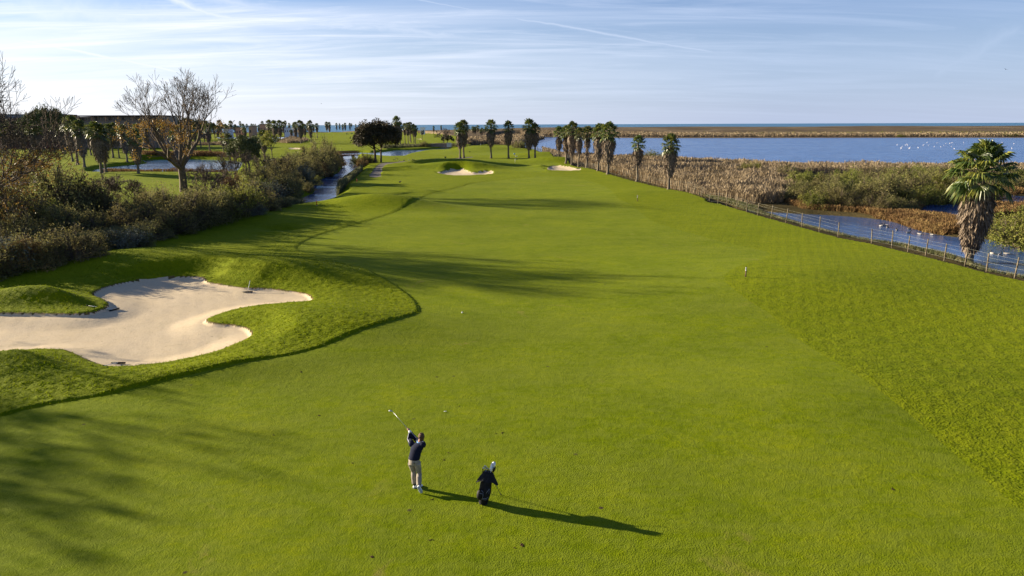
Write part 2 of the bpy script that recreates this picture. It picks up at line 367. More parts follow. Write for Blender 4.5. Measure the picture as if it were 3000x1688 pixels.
B1 = catmull(GP([(276,861),(307,844),(366,830),(435,818),(528,812),(587,813),(609,828),(646,835),(714,845),(777,847),(839,854),(895,863),(911,874),(905,883),(839,888),(746,897),(684,909),(638,923),(607,936),(605,944),(628,951),(684,956),(721,964),(735,978),(732,988),(705,1002),(652,1025),(590,1044),(497,1063),(419,1073),(342,1077),(292,1069),(248,1052),(211,1034),(186,1027),(124,1025),(62,1029),(0,1040),(-150,1055),(-260,1010),(-260,960),(-120,922),(0,920),(93,921),(174,923),(248,922),(292,913),(314,903),(317,889),(301,877),(280,869)]), 4)
B2 = catmull(GP([(1276,505),(1292,505),(1304,501),(1317,498),(1329,497),(1356,497),(1369,500),(1379,505),(1397,505),(1413,502),(1435,501),(1445,504),(1441,509),(1404,512),(1354,513),(1323,513),(1304,511),(1288,508)]), 3)
B3 = catmull(GP([(1593,494),(1610,494),(1609,490),(1620,485),(1641,485),(1672,489),(1691,495),(1701,493),(1702,496),(1691,499),(1641,500),(1617,500)]), 3)
B4 = catmull(GP([(846,434),(862,433),(880,434),(884,437),(868,438.5),(850,437.5)]), 3)
B5 = catmull(GP([(1220,406.8),(1236,406.8),(1238,408.5),(1222,408.5)]), 3)
BUNK = [B1, B2, B3, B4, B5]
FAIR = catmull(GP([(0,1222),(62,1205),(155,1187),(279,1168),(373,1150),(497,1125),(559,1115),(652,1095),(714,1081),(815,1062),(932,1034),(1048,997),(1120,975),(1180,952),(1220,930),(1232,908),(1211,873),(1165,841),(1119,819),(1060,797),(980,768),(905,742),(872,728),(877,720),(889,711),(920,695),(964,680),(1026,664),(1088,650),(1150,633),(1212,615),(1260,595),(1256,590),(1232,587),(1243,577),(1274,566),(1305,560),(1360,548),(1382,540),(1480,526),(1600,517),(1700,525),(1770,545),(1797,573),(1811,586),(1853,603),(1898,640),(1960,665),(2100,705),(2230,738),(2254,750),(2247,769),(2198,787),(2142,813),(2120,836),(2124,851),(2168,884),(2198,903),(2254,933),(2291,966),(2329,996),(2358,1015),(2600,1180),(2900,1420),(3300,1750),(3600,2200),(1500,3000),(-900,2200),(-1200,1500),(-400,1300)]), 3)
GREEN = catmull(GP([(1200,497),(1230,487),(1330,475),(1450,468),(1560,477),(1640,482),(1600,492),(1580,505),(1450,496),(1320,494),(1260,500)]), 3)
TEE1 = catmull(GP([(1260,447),(1400,443),(1560,447),(1580,455),(1400,455),(1240,452)]), 3)
GREEN2 = catmull(GP([(300,514),(460,518),(640,526),(660,560),(420,575),(290,560)]), 3)
GREEN3 = catmull(GP([(180,461),(330,463),(420,469),(300,470),(180,468)]), 3)
PATH = catmull(GP([(1081,517),(1113,518),(1118,503),(1122,490),(1137,484),(1178,482),(1240,478),(1310,470),(1380,462),(1378,460),(1300,466.5),(1230,474),(1178,478.5),(1130,480),(1112,483),(1101,489),(1091,503)]), 4)
PATH2 = catmull(GP([(-60,555),(30,545),(90,538),(120,530),(60,528),(20,522),(60,518),(120,512),(118,510),(50,515),(0,524),(50,532),(20,538),(-60,545)]), 3)
WILD = np.concatenate([GP([(-900,392),(400,391),(1000,389),(1235,391),(1300,395),(1395,409),(1372,428),(1430,423),(1500,427),(1530,433),(1580,447),(1620,462),(1650,474),(1682,488),(1724,493),(1754,501),(1799,515),(1836,526),(1873,535),(1923,548),(1973,562),(2010,570),(2230,634),(2459,698),(2541,713),(2700,752),(2895,806),(3000,828),(3400,925),(4000,1075),(6000,1500)]), np.array([[300, 5.0], [3000, 5], [3000, 3000], [-3000, 3000], [-3000, 1000]])])
def bump(cx, cy, sx, sy, amp, rot=0.0, z=0.0):
    p = G(cx, cy, z); return (p[0], p[1], sx, sy, amp, math.radians(rot))
MOUND = [bump(440,772,5.0,3.6,1.15,8), bump(800,813,4.0,2.4,1.2,-8), bump(960,955,4.2,2.4,0.7,-20), bump(110,890,3.2,1.25,1.0), bump(60,1082,2.6,1.5,0.75), bump(600,1088,3.0,1.2,0.3,15),
         bump(640,790,3,2,0.35), bump(1110,610,6.0,3.0,1.75,-12), bump(830,668,1.4,0.9,-0.5), bump(790,684,1.2,0.7,0.2), bump(1430,443,13,9,1.7), bump(1290,480,9,5,1.1), bump(1285,494,7,3,1.3), bump(1400,494,5,3,1.0),
         bump(1640,477,7,4,1.5,-20), bump(1600,489,3,2,0.6), bump(1600,458,9,6,1.4), bump(1450,478,12,5,0.5), bump(1900,572,8,6,0.5), bump(380,515,14,5,0.7), bump(290,464,14,8,1.6), bump(1010,392,50,30,1.6), bump(1180,545,9,8,0.35),
         bump(2330,830,8,6,0.7,20), bump(1250,640,7,4,0.3), bump(760,640,6,3,0.5,-15), bump(2450,1150,5,3,0.25), bump(300,690,4,3,0.25), bump(650,745,5,2,-0.3), bump(1300,400,40,30,0.6)]
def terrain(X, Y, want=False):
    X = np.atleast_1d(np.asarray(X, float)); Y = np.atleast_1d(np.asarray(Y, float))
    h = 0.07*wav(X, Y, 22, 1)*ss((np.hypot(X, Y)-12)/25) + 0.12*wav(X, Y, 60, 3)*ss((Y-90)/80)
    mh = np.zeros_like(h)
    for cx, cy, sx, sy, a, r in MOUND:
        dx_ = (X-cx)*math.cos(r)+(Y-cy)*math.sin(r); dy_ = -(X-cx)*math.sin(r)+(Y-cy)*math.cos(r)
        mh += a*np.exp(-0.5*((dx_/sx)**2+(dy_/sy)**2))
    db = [sdist(X, Y, b, 9) for b in BUNK]; dmin = np.minimum.reduce(db)
    h += mh*ss(np.maximum(dmin, 0)/2.6)
    df = np.minimum.reduce([sdist(X, Y, FAIR, 6), sdist(X, Y, GREEN, 6), sdist(X, Y, TEE1, 6), sdist(X, Y, GREEN2, 6), sdist(X, Y, GREEN3, 6)])
    dpth = np.minimum(sdist(X, Y, PATH, 4), sdist(X, Y, PATH2, 4))
    # rough stands higher than the mown fairway
    edge = 0.5+0.5*np.sin(X*9+np.sin(Y*5))*np.sin(Y*7.3+X*2)
    h += (0.062+0.02*edge)*ss(df/0.25)*(1-0.4*ss((df-0.6)/4))*(dmin > 0)*(1-0.93*ss((X-2-0.05*Y)/5))
    h += 0.02*wav(X, Y, 1.1, 5)*ss(df/0.5)*(np.hypot(X, Y) < 90)
    h = np.where(dpth < 0, h-0.10, h)
    # sand: a lip of 0.15 m then a dished floor
    h = np.where(dmin < 0, -0.10*ss(-dmin/0.15) - 0.22*ss((-dmin)/2.2) + 0.02*wav(X, Y, 2.6, 7) + 0.008*wav(X, Y, 0.9, 9), h + 0.07*ss(dmin/0.3)*(1-ss((dmin-0.8)/3)))
    dw = sdist(X, Y, WILD, 40)
    far = ss((Y-590-0.08*np.abs(X))/230)
    az = X/np.maximum(Y, 1)
    crest = 3.0+3.3*ss((az+0.13)/0.2)+0.5*wav(X, Y, 160, 4)+0.25*wav(X, Y, 45, 6)
    wild_h = np.where(far > 0, -0.3+(crest+0.3)*far, -0.45) + 0.10*wav(X, Y, 9, 2)*(Y < 500) + 0.05*wav(X, Y, 3, 8)
    h = np.where(dw < 0, h+(wild_h-h)*ss(-dw/2.2), h)
    for k, P in WPOLY.items():
        d = sdist(X, Y, P, 8); bw = 1.2 if 'marsh' in k else 2.6
        h = np.where(d < bw, np.where(d > 0, (WL-0.05)+(h-WL+0.05)*ss(d/bw), WL-0.05-np.minimum(-d*0.4, 1.2)), h)
    R = np.hypot(X, Y)
    h = np.where(Y > 930, h-(h+7)*ss((Y-930)/120), h)
    if want: return h, dmin, db, df, dpth, dw
    return h
def hz(x, y): return float(terrain([x], [y])[0])
def GT(px, py, extra=0.0):
    """the point of the modelled ground seen at a pixel of the photograph"""
    z = 0.0
    for _ in range(4):
        p = G(px, py, z); z = 0.5*z+0.5*hz(p[0], p[1])
    p = G(px, py, z); return np.array([p[0], p[1], hz(p[0], p[1])+extra])

rr = [7.0]
while rr[-1] < 1250: r_ = rr[-1]; rr.append(r_+min(max(0.05, r_*r_/H*0.00146*(0.33 if r_ < 52 else 0.62)), 1.5 if r_ < 450 else 5.0))
rr = np.array(rr); NR = len(rr)
ang = np.concatenate([np.arange(-42, 42.001, 0.115), np.arange(45, 317, 4.0)]); NA = len(ang); ar = np.radians(ang)
Rg, Ag = np.meshgrid(rr, ar, indexing='ij'); GX = (Rg*np.sin(Ag)).ravel(); GY = (Rg*np.cos(Ag)).ravel()
h, dmin, db, df, dpth, dw = terrain(GX, GY, True)
GV = np.stack([GX, GY, h], 1)
ii, jj = np.meshgrid(np.arange(NR-1), np.arange(NA), indexing='ij'); j2 = (jj+1) % NA
Q = np.stack([ii*NA+jj, ii*NA+j2, (ii+1)*NA+j2, (ii+1)*NA+jj], -1).reshape(-1, 4)[:, ::-1]
mean4 = lambda a: a[Q].mean(1)
cls = np.zeros(len(Q), int)                       # 0 rough
cls[mean4(df) < 0] = 1                            # fairway and greens
cls[mean4(dpth) < 0] = 2
wl = mean4(dw) < 0; qy = mean4(GY); cls[wl] = 3; cls[wl & (qy > 470)] = 4
for i in range(len(BUNK)): cls[mean4(np.minimum(db[i], 50)) < -0.0] = 10+i
lipq = mean4(db[0]); cls[(lipq >= 0) & (lipq < 0.10)] = 30
def submesh(name, c, mat, obj=None):
    q = Q[cls == c]
    if not len(q): return None
    u, inv = np.unique(q.ravel(), return_inverse=True)
    me = mesh_np(name, GV[u], inv.reshape(-1, 4), None, mat, True)
    return tag(link(obj or name, me), kind='structure')
submesh('ground', 0, M_ROUGH); submesh('fairway', 1, M_FAIR); submesh('cart_path', 2, M_PATH)
submesh('marsh_ground', 3, M_MARSH); submesh('dune', 4, M_DUNE)
for i in range(len(BUNK)): submesh('bunker_sand', 10+i, M_SAND)
submesh('bunker_lip', 30, M_SANDLIP)
# centre disc under the drone
c_ = GV[:NA]; me = mesh_np('grass_under_camera', np.concatenate([c_, [[0, 0, float(c_[:, 2].mean())]]]), None, [(k, (k+1) % NA, NA) for k in range(NA)][::1], M_FAIR, True)
tag(link('lawn', me), kind='structure')
# water sheets, a little larger than the traced shores, cut into the banks
for k, P in WPOLY.items():
    c = P.mean(0); n_ = np.roll(P, -1, 0)-np.roll(P, 1, 0); n_ = np.stack([n_[:, 1], -n_[:, 0]], 1); n_ /= np.maximum(np.linalg.norm(n_, axis=1, keepdims=True), 1e-6)
    area = 0.5*np.sum(P[:, 0]*np.roll(P[:, 1], -1)-np.roll(P[:, 0], -1)*P[:, 1]); PP = P + n_*(0.35 if area > 0 else -0.35)
    cu = bpy.data.curves.new(k, 'CURVE'); cu.dimensions = '2D'; cu.fill_mode = 'BOTH'
    sp = cu.splines.new('POLY'); sp.points.add(len(PP)-1)
    for i, p in enumerate(PP): sp.points[i].co = (p[0], p[1], 0, 1)
    sp.use_cyclic_u = True
    tmp = bpy.data.objects.new('tmp', cu); COL.objects.link(tmp)
    dg = bpy.context.evaluated_depsgraph_get(); me = bpy.data.meshes.new_from_object(tmp.evaluated_get(dg)); me.name = k
    bpy.data.objects.remove(tmp); bpy.data.curves.remove(cu)
    me.materials.clear(); me.materials.append(WATER[k][1])
    o = link(k, me, None, (0, 0, WL)); tag(o, kind='structure')
me = mesh_np('sea', [(-60000, 900, -1.6), (60000, 900, -1.6), (60000, 60000, -1.6), (-60000, 60000, -1.6)], [(0, 1, 2, 3)], None, M_SEA)
tag(link('sea', me), kind='structure')
# ---------------------------------------------------------------- plants: materials
M_BARK = pmat('bark', (0.13, 0.10, 0.07), 0.9, 0.1, 0.25, 5, bump=0.02, bscale=12)
M_TWIG = pmat('twig', (0.11, 0.085, 0.065), 0.9, 0.1, 0.2, 4)
M_PTRUNK = pmat('palm_bark', (0.17, 0.14, 0.10), 0.9, 0.1, 0.25, 9, bump=0.02, bscale=25)
M_SKIRT = pmat('dead_fronds', (0.20, 0.155, 0.11), 0.85, 0.15, cols=[(0.3, (0.06, 0.045, 0.035)), (0.5, (0.15, 0.115, 0.085)), (0.7, (0.27, 0.21, 0.15))], scale=3.5)
M_FROND = pmat('palm_leaf', (0.07, 0.11, 0.03), 0.38, 0.5, cols=[(0.3, (0.035, 0.060, 0.012)), (0.5, (0.070, 0.095, 0.018)), (0.68, (0.22, 0.20, 0.035))], scale=1.1, objvar=0.5, transl=0.32)
M_AUTUMN = pmat('autumn_leaf', (0.26, 0.15, 0.03), 0.6, 0.2, cols=[(0.3, (0.14, 0.07, 0.015)), (0.5, (0.25, 0.14, 0.03)), (0.7, (0.32, 0.24, 0.05))], scale=1.2, transl=0.3)
M_SHRUB = pmat('shrub_leaf', (0.08, 0.075, 0.03), 0.8, 0.15, cols=[(0.3, (0.080, 0.084, 0.028)), (0.5, (0.16, 0.148, 0.052)), (0.7, (0.26, 0.215, 0.095))], scale=0.9, objvar=0.6, transl=0.38)
M_SHRUBG = pmat('shrub_leaf_green', (0.09, 0.10, 0.03), 0.7, 0.2, cols=[(0.3, (0.065, 0.085, 0.015)), (0.5, (0.15, 0.16, 0.030)), (0.7, (0.28, 0.25, 0.055))], scale=0.9, objvar=0.5, transl=0.4)
M_SHRUBS = pmat('shrub_leaf_silver', (0.12, 0.14, 0.10), 0.8, 0.15, cols=[(0.3, (0.06, 0.075, 0.055)), (0.7, (0.20, 0.21, 0.155))], scale=1.2, transl=0.15)
M_SHRUBO = pmat('shrub_leaf_rust', (0.2, 0.12, 0.04), 0.8, 0.15, cols=[(0.3, (0.09, 0.05, 0.02)), (0.7, (0.26, 0.17, 0.06))], scale=1.0, objvar=0.4, transl=0.2)
M_DARKLEAF = pmat('dark_leaf', (0.05, 0.05, 0.025), 0.7, 0.2, cols=[(0.3, (0.025, 0.026, 0.015)), (0.5, (0.055, 0.048, 0.024)), (0.72, (0.12, 0.078, 0.036))], scale=0.8, transl=0.12)
M_PINE = pmat('pine_leaf', (0.04, 0.06, 0.03), 0.75, 0.2, cols=[(0.3, (0.055, 0.075, 0.032)), (0.7, (0.16, 0.18, 0.06))], scale=0.5, objvar=0.4, transl=0.1)
M_REED = pmat('reed', (0.3, 0.22, 0.13), 0.85, 0.1, cols=[(0.3, (0.12, 0.09, 0.05)), (0.5, (0.24, 0.185, 0.115)), (0.7, (0.37, 0.295, 0.20))], scale=0.45, transl=0.2)
M_REEDG = pmat('reed_green', (0.12, 0.13, 0.06), 0.85, 0.1, cols=[(0.3, (0.055, 0.065, 0.03)), (0.5, (0.12, 0.125, 0.055)), (0.7, (0.24, 0.21, 0.11))], scale=1.2, transl=0.2)
M_SEDGE = pmat('marsh_sedge', (0.16, 0.09, 0.04), 0.85, 0.1, cols=[(0.3, (0.07, 0.042, 0.02)), (0.5, (0.16, 0.095, 0.04)), (0.7, (0.26, 0.18, 0.07))], scale=0.7, transl=0.2)
M_TUFT = pmat('grass_tuft', (0.15, 0.19, 0.01), 0.75, 0.15, cols=[(0.3, (0.085, 0.125, 0.0006)), (0.5, (0.128, 0.165, 0.0008)), (0.7, (0.18, 0.205, 0.003))], scale=1.0, transl=0.45)

# ---------------------------------------------------------------- palms
def palm_parts(seed, Hh=11.3, s_lo=0.30, s_hi=0.66, s_w=1.3, crown_r=2.35, fans=34, nb=15, strips=420, shag=0.12, gap=False, lift=0.0):
    """Washingtonia: tapered trunk, hanging skirt of dead fronds, crown of pleated fans"""
    rng = np.random.default_rng(seed)
    tb = MB(); top = Hh*0.83
    zs = [-0.5, 0, 0.35, 1.2, Hh*0.35, Hh*0.6, top]; rs = [0.52, 0.46, 0.34, 0.27, 0.24, 0.22, 0.20]
    wob = rng.uniform(-0.12, 0.12, (len(zs), 2)); wob[:3] = 0
    tb.tube([(wob[i][0], wob[i][1], z) for i, z in enumerate(zs)], rs, seg=12)
    # skirt
    sb = MB(); z0, z1 = Hh*s_lo, Hh*s_hi
    prof = [(0.0, 0.26), (0.06, 0.40), (0.2, 0.56), (0.45, 0.78), (0.7, 0.95), (0.88, 1.0), (0.97, 0.8), (1.08, 0.42), (1.25, 0.25)]
    if gap: prof = [(0.0, 0.2), (0.1, 0.42), (0.3, 0.5), (0.42, 0.3), (0.5, 0.25), (0.6, 0.85), (0.78, 1.0), (0.9, 0.7), (1.0, 0.35), (1.25, 0.25)]
    rad = lambda t: np.interp(t, [p[0] for p in prof], [p[1] for p in prof])*s_w
    ph = rng.uniform(0, 6.28, 6); seg = 20; rings = []; a = np.linspace(0, 2*np.pi, seg, endpoint=False); vs = []
    ts = np.linspace(-0.02, 1.28, 22)
    for t in ts:
        r = rad(t)*0.86*(1+0.10*np.sin(a*2+ph[0]+t*3)+0.08*np.sin(a*3+ph[1]-t*4)+0.06*np.sin(a*7+ph[2]+t*9))+0.02
        vs.append(np.stack([np.cos(a)*r, np.sin(a)*r, np.full(seg, z0+(z1-z0)*t)], 1))
    q = [(i*seg+k, i*seg+(k+1) % seg, (i+1)*seg+(k+1) % seg, (i+1)*seg+k) for i in range(len(ts)-1) for k in range(seg)]
    sb.put(np.concatenate(vs), q)
    n = strips; t = rng.uniform(0.0, 1.15, n)**0.85; aa = rng.uniform(0, 2*np.pi, n); r = rad(t)*rng.uniform(0.82, 1.0, n)
    B = np.stack([np.cos(aa)*r, np.sin(aa)*r, z0+(z1-z0)*t+0.35], 1)
    D = np.stack([np.cos(aa)*shag*2.2, np.sin(aa)*shag*2.2, -np.ones(n)], 1)+rng.normal(0, 0.16, (n, 3)); D /= np.linalg.norm(D, axis=1, keepdims=True)
    P, Qd = blades(rng, B, D, rng.uniform(0.5, 1.25, n)*(Hh/11.3), rng.uniform(0.10, 0.2, n), 0.12); sb.put(P, Qd)
    # a few long dead fronds hanging away below the crown
    n = 26; aa = rng.uniform(0, 2*np.pi, n); B = np.stack([np.cos(aa)*0.5, np.sin(aa)*0.5, np.full(n, z0+(z1-z0)*1.12)+rng.uniform(-0.3, 0.6, n)], 1)
    D = np.stack([np.cos(aa)*0.8, np.sin(aa)*0.8, -rng.uniform(0.2, 1.3, n)], 1); D /= np.linalg.norm(D, axis=1, keepdims=True)
    P, Qd = blades(rng, B, D, rng.uniform(0.9, 1.5, n), rng.uniform(0.12, 0.3, n), 0.3); sb.put(P, Qd)
    # crown
    cb = MB(); c0 = np.array([0, 0, top+lift]); vl = []; ql = []; nv = 0
    for i in range(fans):
        u = i/fans; az_ = i*2.39996+rng.uniform(-0.3, 0.3); el = math.radians(-38+122*u**0.9+rng.uniform(-8, 8))
        d = np.array([math.cos(az_)*math.cos(el), math.sin(az_)*math.cos(el), math.sin(el)])
        L = crown_r*rng.uniform(0.50, 0.62); fr = crown_r*rng.uniform(0.42, 0.52)
        st = c0+np.array([0, 0, (u-0.5)*0.5]); tip = st+d*L+np.array([0, 0, -0.10*L*(1-u)])
        cb.tube([st, (st+tip)/2+np.array([0, 0, 0.06]), tip], [0.035, 0.028, 0.018], seg=4, cap=False)
        side = np.cross(d, [0, 0, 1.0]); side /= max(np.linalg.norm(side), 1e-6); nrm = np.cross(side, d)
        d2 = d+np.array([0, 0, -0.35*(1-u)]); d2 /= np.linalg.norm(d2)
        th = np.radians(np.linspace(-115, 115, nb))+rng.normal(0, 0.03, nb)
        rl = fr*(0.72+0.28*np.cos(th*0.9))*rng.uniform(0.88, 1.08, nb)
        bd = np.outer(np.cos(th), d2)+np.outer(np.sin(th), side); w_ = fr*math.radians(230)/nb*0.60
        pr = np.stack([-np.sin(th)[:, None]*d2+np.cos(th)[:, None]*side], 0)[0]
        fold = 0.10*fr*np.where(np.arange(nb) % 2, 1, -1)[:, None]*nrm
        droop = np.array([0, 0, -1.0])*(0.30*fr*rng.uniform(0.5, 1.5, nb))[:, None]
        m = tip+bd*rl[:, None]*0.6+nrm*0.08*fr*np.cos(th)[:, None]
        Pq = np.stack([np.broadcast_to(tip, m.shape), m+pr*w_*0.55+fold*0.5, tip+bd*rl[:, None]+droop, m-pr*w_*0.55-fold*0.5], 1).reshape(-1, 3)
        vl.append(Pq); ql.append(np.arange(nb*4).reshape(-1, 4)+nv); nv += nb*4
    cb.put(np.concatenate(vl), np.concatenate(ql))
    return (tb.mesh('palm_trunk', M_PTRUNK), sb.mesh('palm_skirt', M_SKIRT, False), cb.mesh('palm_crown', M_FROND, False))
PV = {}
def palm_variant(key):
    if key in PV: return PV[key]
    A = {'a': dict(seed=1), 'b': dict(seed=2, s_w=1.05, s_lo=0.28, s_hi=0.62), 'c': dict(seed=3, s_w=1.45, s_lo=0.22, s_hi=0.68, crown_r=2.5),
         'd': dict(seed=4, s_w=0.8, gap=True, s_lo=0.2, s_hi=0.72, shag=0.25, strips=300), 'e': dict(seed=5, s_w=1.2, s_lo=0.34, crown_r=2.1, fans=30),
         'f': dict(seed=6, s_w=1.0, s_lo=0.42, s_hi=0.68, crown_r=2.2), 'g': dict(seed=7, s_w=0.62, s_lo=0.55, s_hi=0.74, crown_r=2.0, fans=28),
         'x': dict(seed=8, s_w=1.15, s_lo=0.13, s_hi=0.60, crown_r=2.75, fans=44, nb=30, strips=2600, shag=0.06, Hh=9.3)}
    PV[key] = (A[key].get('Hh', 11.3), palm_parts(**A[key])); return PV[key]
def palm(px, by, ty, key, label, group, wide=1.0, rng=random.Random(5), name='palm_tree'):
    p = GT(px, by); top = V(px, ty, p[1])[2]; h0, (tm, sm, cm) = palm_variant(key); s = (top-p[2])/(h0*1.015)
    s = max(0.35, min(s, 1.9)); xy = wide*(0.35+0.65*s)
    t = thing(name, label, 'palm tree', p, rng.uniform(0, 6.28), group); t.scale = (xy, xy, s)
    link('trunk', tm, t); link('dead_frond_skirt', sm, t); link('crown', cm, t)
    return t
ordw = ['first', 'second', 'third', 'fourth', 'fifth', 'sixth', 'seventh', 'eighth', 'ninth', 'tenth', 'eleventh', 'twelfth', 'thirteenth', 'fourteenth', 'fifteenth', 'sixteenth', 'seventeenth', 'eighteenth', 'nineteenth', 'twentieth']
ordw += ['twenty-'+o for o in ordw[:9]] + ['thirtieth'] + ['thirty-'+o for o in ordw[:9]] + ['fortieth'] + ['forty-'+o for o in ordw[:9]] + ['fiftieth'] + ['fifty-'+o for o in ordw[:9]]
# palms about the green and the fence, each told by what it looks like or stands beside
for a in [(1348,464,357,'b','left palm of the close pair behind the bunkered green'), (1359,463,351,'a','right palm of the close pair behind the bunkered green, wider skirt'),
          (1439,464,350,'a','lone palm with long brown skirt, next right of the close pair'), (1490,464,352,'e','lone palm with drooping side frond above the sea, before the pair by the lagoon tip'),
          (1550,464,349,'c','taller palm of the pair standing in front of the lagoon tip'), (1568,464,360,'e','shorter palm of the pair standing in front of the lagoon tip')]:
    palm(*a, 'palms behind the green')
for a in [(1637,469,370,'b','leftmost slim palm where the fence palms bunch together'), (1658,478,368,'b','second fence palm, leaning fronds touching its tall neighbour'), (1675,484,357,'c','tallest palm of the bunch beside the right bunker', .85),
          (1695,490,371,'e','palm with bright young fronds and broken skirt past the right bunker', .8), (1719,491,370,'d','thin ragged palm with bare reddish neck and sparse skirt by the fence'),
          (1752,501,364,'c','palm second from the right end of the fence bunch', .9), (1781,511,359,'c','broad full-skirted palm at the right end of the fence bunch', 1.05),
          (1866,532,394,'e','short palm alone before the yellow-green bush at the fence', .95), (1959,556,394,'c','stout palm at the fence, nearest one right of the short lone palm', .85)]:
    w_ = a[5] if len(a) > 5 else 1.0
    palm(*a[:5], 'palms along the lagoon fence', wide=w_)
# the near palm on the right
p = GT(2838, 765); h0, (tm, sm, cm) = palm_variant('x')
t = thing('palm_tree', 'large near palm with shaggy grey-brown skirt beside the marsh water and fence', 'palm tree', (p[0], p[1], p[2]), 1.0); t.scale = (0.98, 0.98, 0.97)
link('trunk', tm, t); link('dead_frond_skirt', sm, t); link('crown', cm, t)
def palm_group(rows, phrase, group, seed):
    rg = random.Random(seed); rows = sorted(rows, key=lambda r: r[0])
    for i, r in enumerate(rows):
        palm(r[0], r[1], r[2], r[3] if len(r) > 3 else rg.choice('aabcef'), f'{ordw[i]} palm from the left {phrase}', group, wide=rg.uniform(0.85, 1.1), rng=rg)
palm_group([(299,509,358,'c'),(312,508,372,'c'),(406,508,378,'c'),(248,490,352,'c'),(228,483,338,'a'),(214,474,345,'c'),(268,459,365,'b'),(332,463,362,'a'),(350,464,376,'f'),(290,446,366,'a'),(318,440,362,'b'),(252,444,364,'e'),(362,446,368,'a'),(395,450,370,'b'),(373,475,366,'c'),(521,476,372,'c')],
           'among the big skirted palms by the left pond', 'palms by the left pond', 1)
palm_group([(74,446,372,'c'),(102,452,366,'c'),(119,452,370,'b'),(40,449,368,'c'),(185,451,374,'b'),(191,451,366,'b'),(20,452,376,'a')], 'in the shaded palms left of the pond', 'palms at the far left', 2)
palm_group([(479,439,350,'c'),(462,434,372,'f'),(440,433,380,'e'),(540,436,368,'b'),(589,433,366,'f'),(616,455,362,'f'),(647,401,352,'c'),(679,401,354,'c'),(656,450,398,'f'),(676,481,391,'a'),(500,430,362,'a'),(560,428,372,'b'),(450,428,364,'a'),(415,430,368,'b'),(520,422,366,'e'),(600,420,368,'c'),(575,440,372,'f')], 'in the grove just behind the big bare tree', 'palms behind the big bare tree', 3)
palm_group([(720,420,372,'e'),(716,413,362,'e'),(754,494,398,'a'),(776,465,382,'c'),(731,500,410,'e'),(706,392,354,'g'),(725,390,362,'g'),(745,386,358,'g'),(750,385,359,'g'),(771,391,354,'e'),(793,420,352,'c'),(808,422,353,'c'),(823,418,352,'b'),(838,393,352,'g'),(833,400,356,'e'),(849,392,360,'e'),(855,410,380,'f')],
           'around the far ponds in the middle left', 'palms around the far ponds', 4)
palm_group([(868,415,357,'b'),(883,420,353,'c'),(895,413,362,'e'),(912,418,353,'c'),(930,405,361,'f'),(958,390,357,'c'),(966,389,358,'c'),(987,388,357,'b'),(996,388,361,'e'),(1012,388,354,'c'),(1031,385,349,'g'),(1043,383,363,'e'),(1026,388,360,'b'),(1005,389,364,'a')],
           'along the far green between ponds and dark tree', 'palms along the far green', 5)
palm_group([(1062,384,364,'e'),(1084,385,356,'e'),(1092,388,360,'a'),(1099,385,355,'e'),(1121,383,357,'e'),(1073,386,362,'e')], 'rising just over the dark round tree', 'palms over the dark round tree', 6)
palm_group([(1164,424,341,'c'),(1173,422,358,'c'),(1187,421,360,'f'),(1196,425,358,'f'),(1201,414,365,'f'),(1204,418,357,'f'),(1213,418,362,'e'),(1217,425,366,'f'),(1150,420,364,'e'),(1237,411,382,'g')], 'in the clump right of the dark round tree', 'palms right of the dark tree', 7)
palm_group([(1271,394,369,'e'),(1293,392,367,'e'),(1386,415,369,'g'),(1390,412,372,'g'),(1393,412,370,'g'),(1400,410,366,'g'),(1412,410,374,'f'),(1418,406,377,'g'),(1423,403,372,'g'),(1408,412,378,'g')], 'standing small against the sea before the dunes', 'small palms before the dunes', 8)

palm_group([(60,438,366,'c'),(95,434,362,'a'),(135,436,368,'e'),(168,438,362,'c'),(205,436,366,'b'),(235,440,360,'a'),(262,436,370,'e'),(305,432,364,'b'),(340,436,360,'c'),(378,432,368,'a'),(405,436,362,'b'),(432,438,358,'c'),(468,424,366,'e'),(492,420,362,'b'),(535,418,368,'a'),(552,414,362,'b'),(585,412,366,'e'),(630,408,360,'a'),(640,412,368,'b'),(664,404,362,'e'),(692,400,364,'a'),(700,404,370,'b'),(740,398,362,'e'),(760,396,366,'a'),(815,398,364,'e'),(862,396,362,'b'),(888,396,364,'a'),(902,394,360,'e'),(920,394,364,'b')],
           'in the rear palm row below the left skyline', 'rear row of palms on the left', 9)

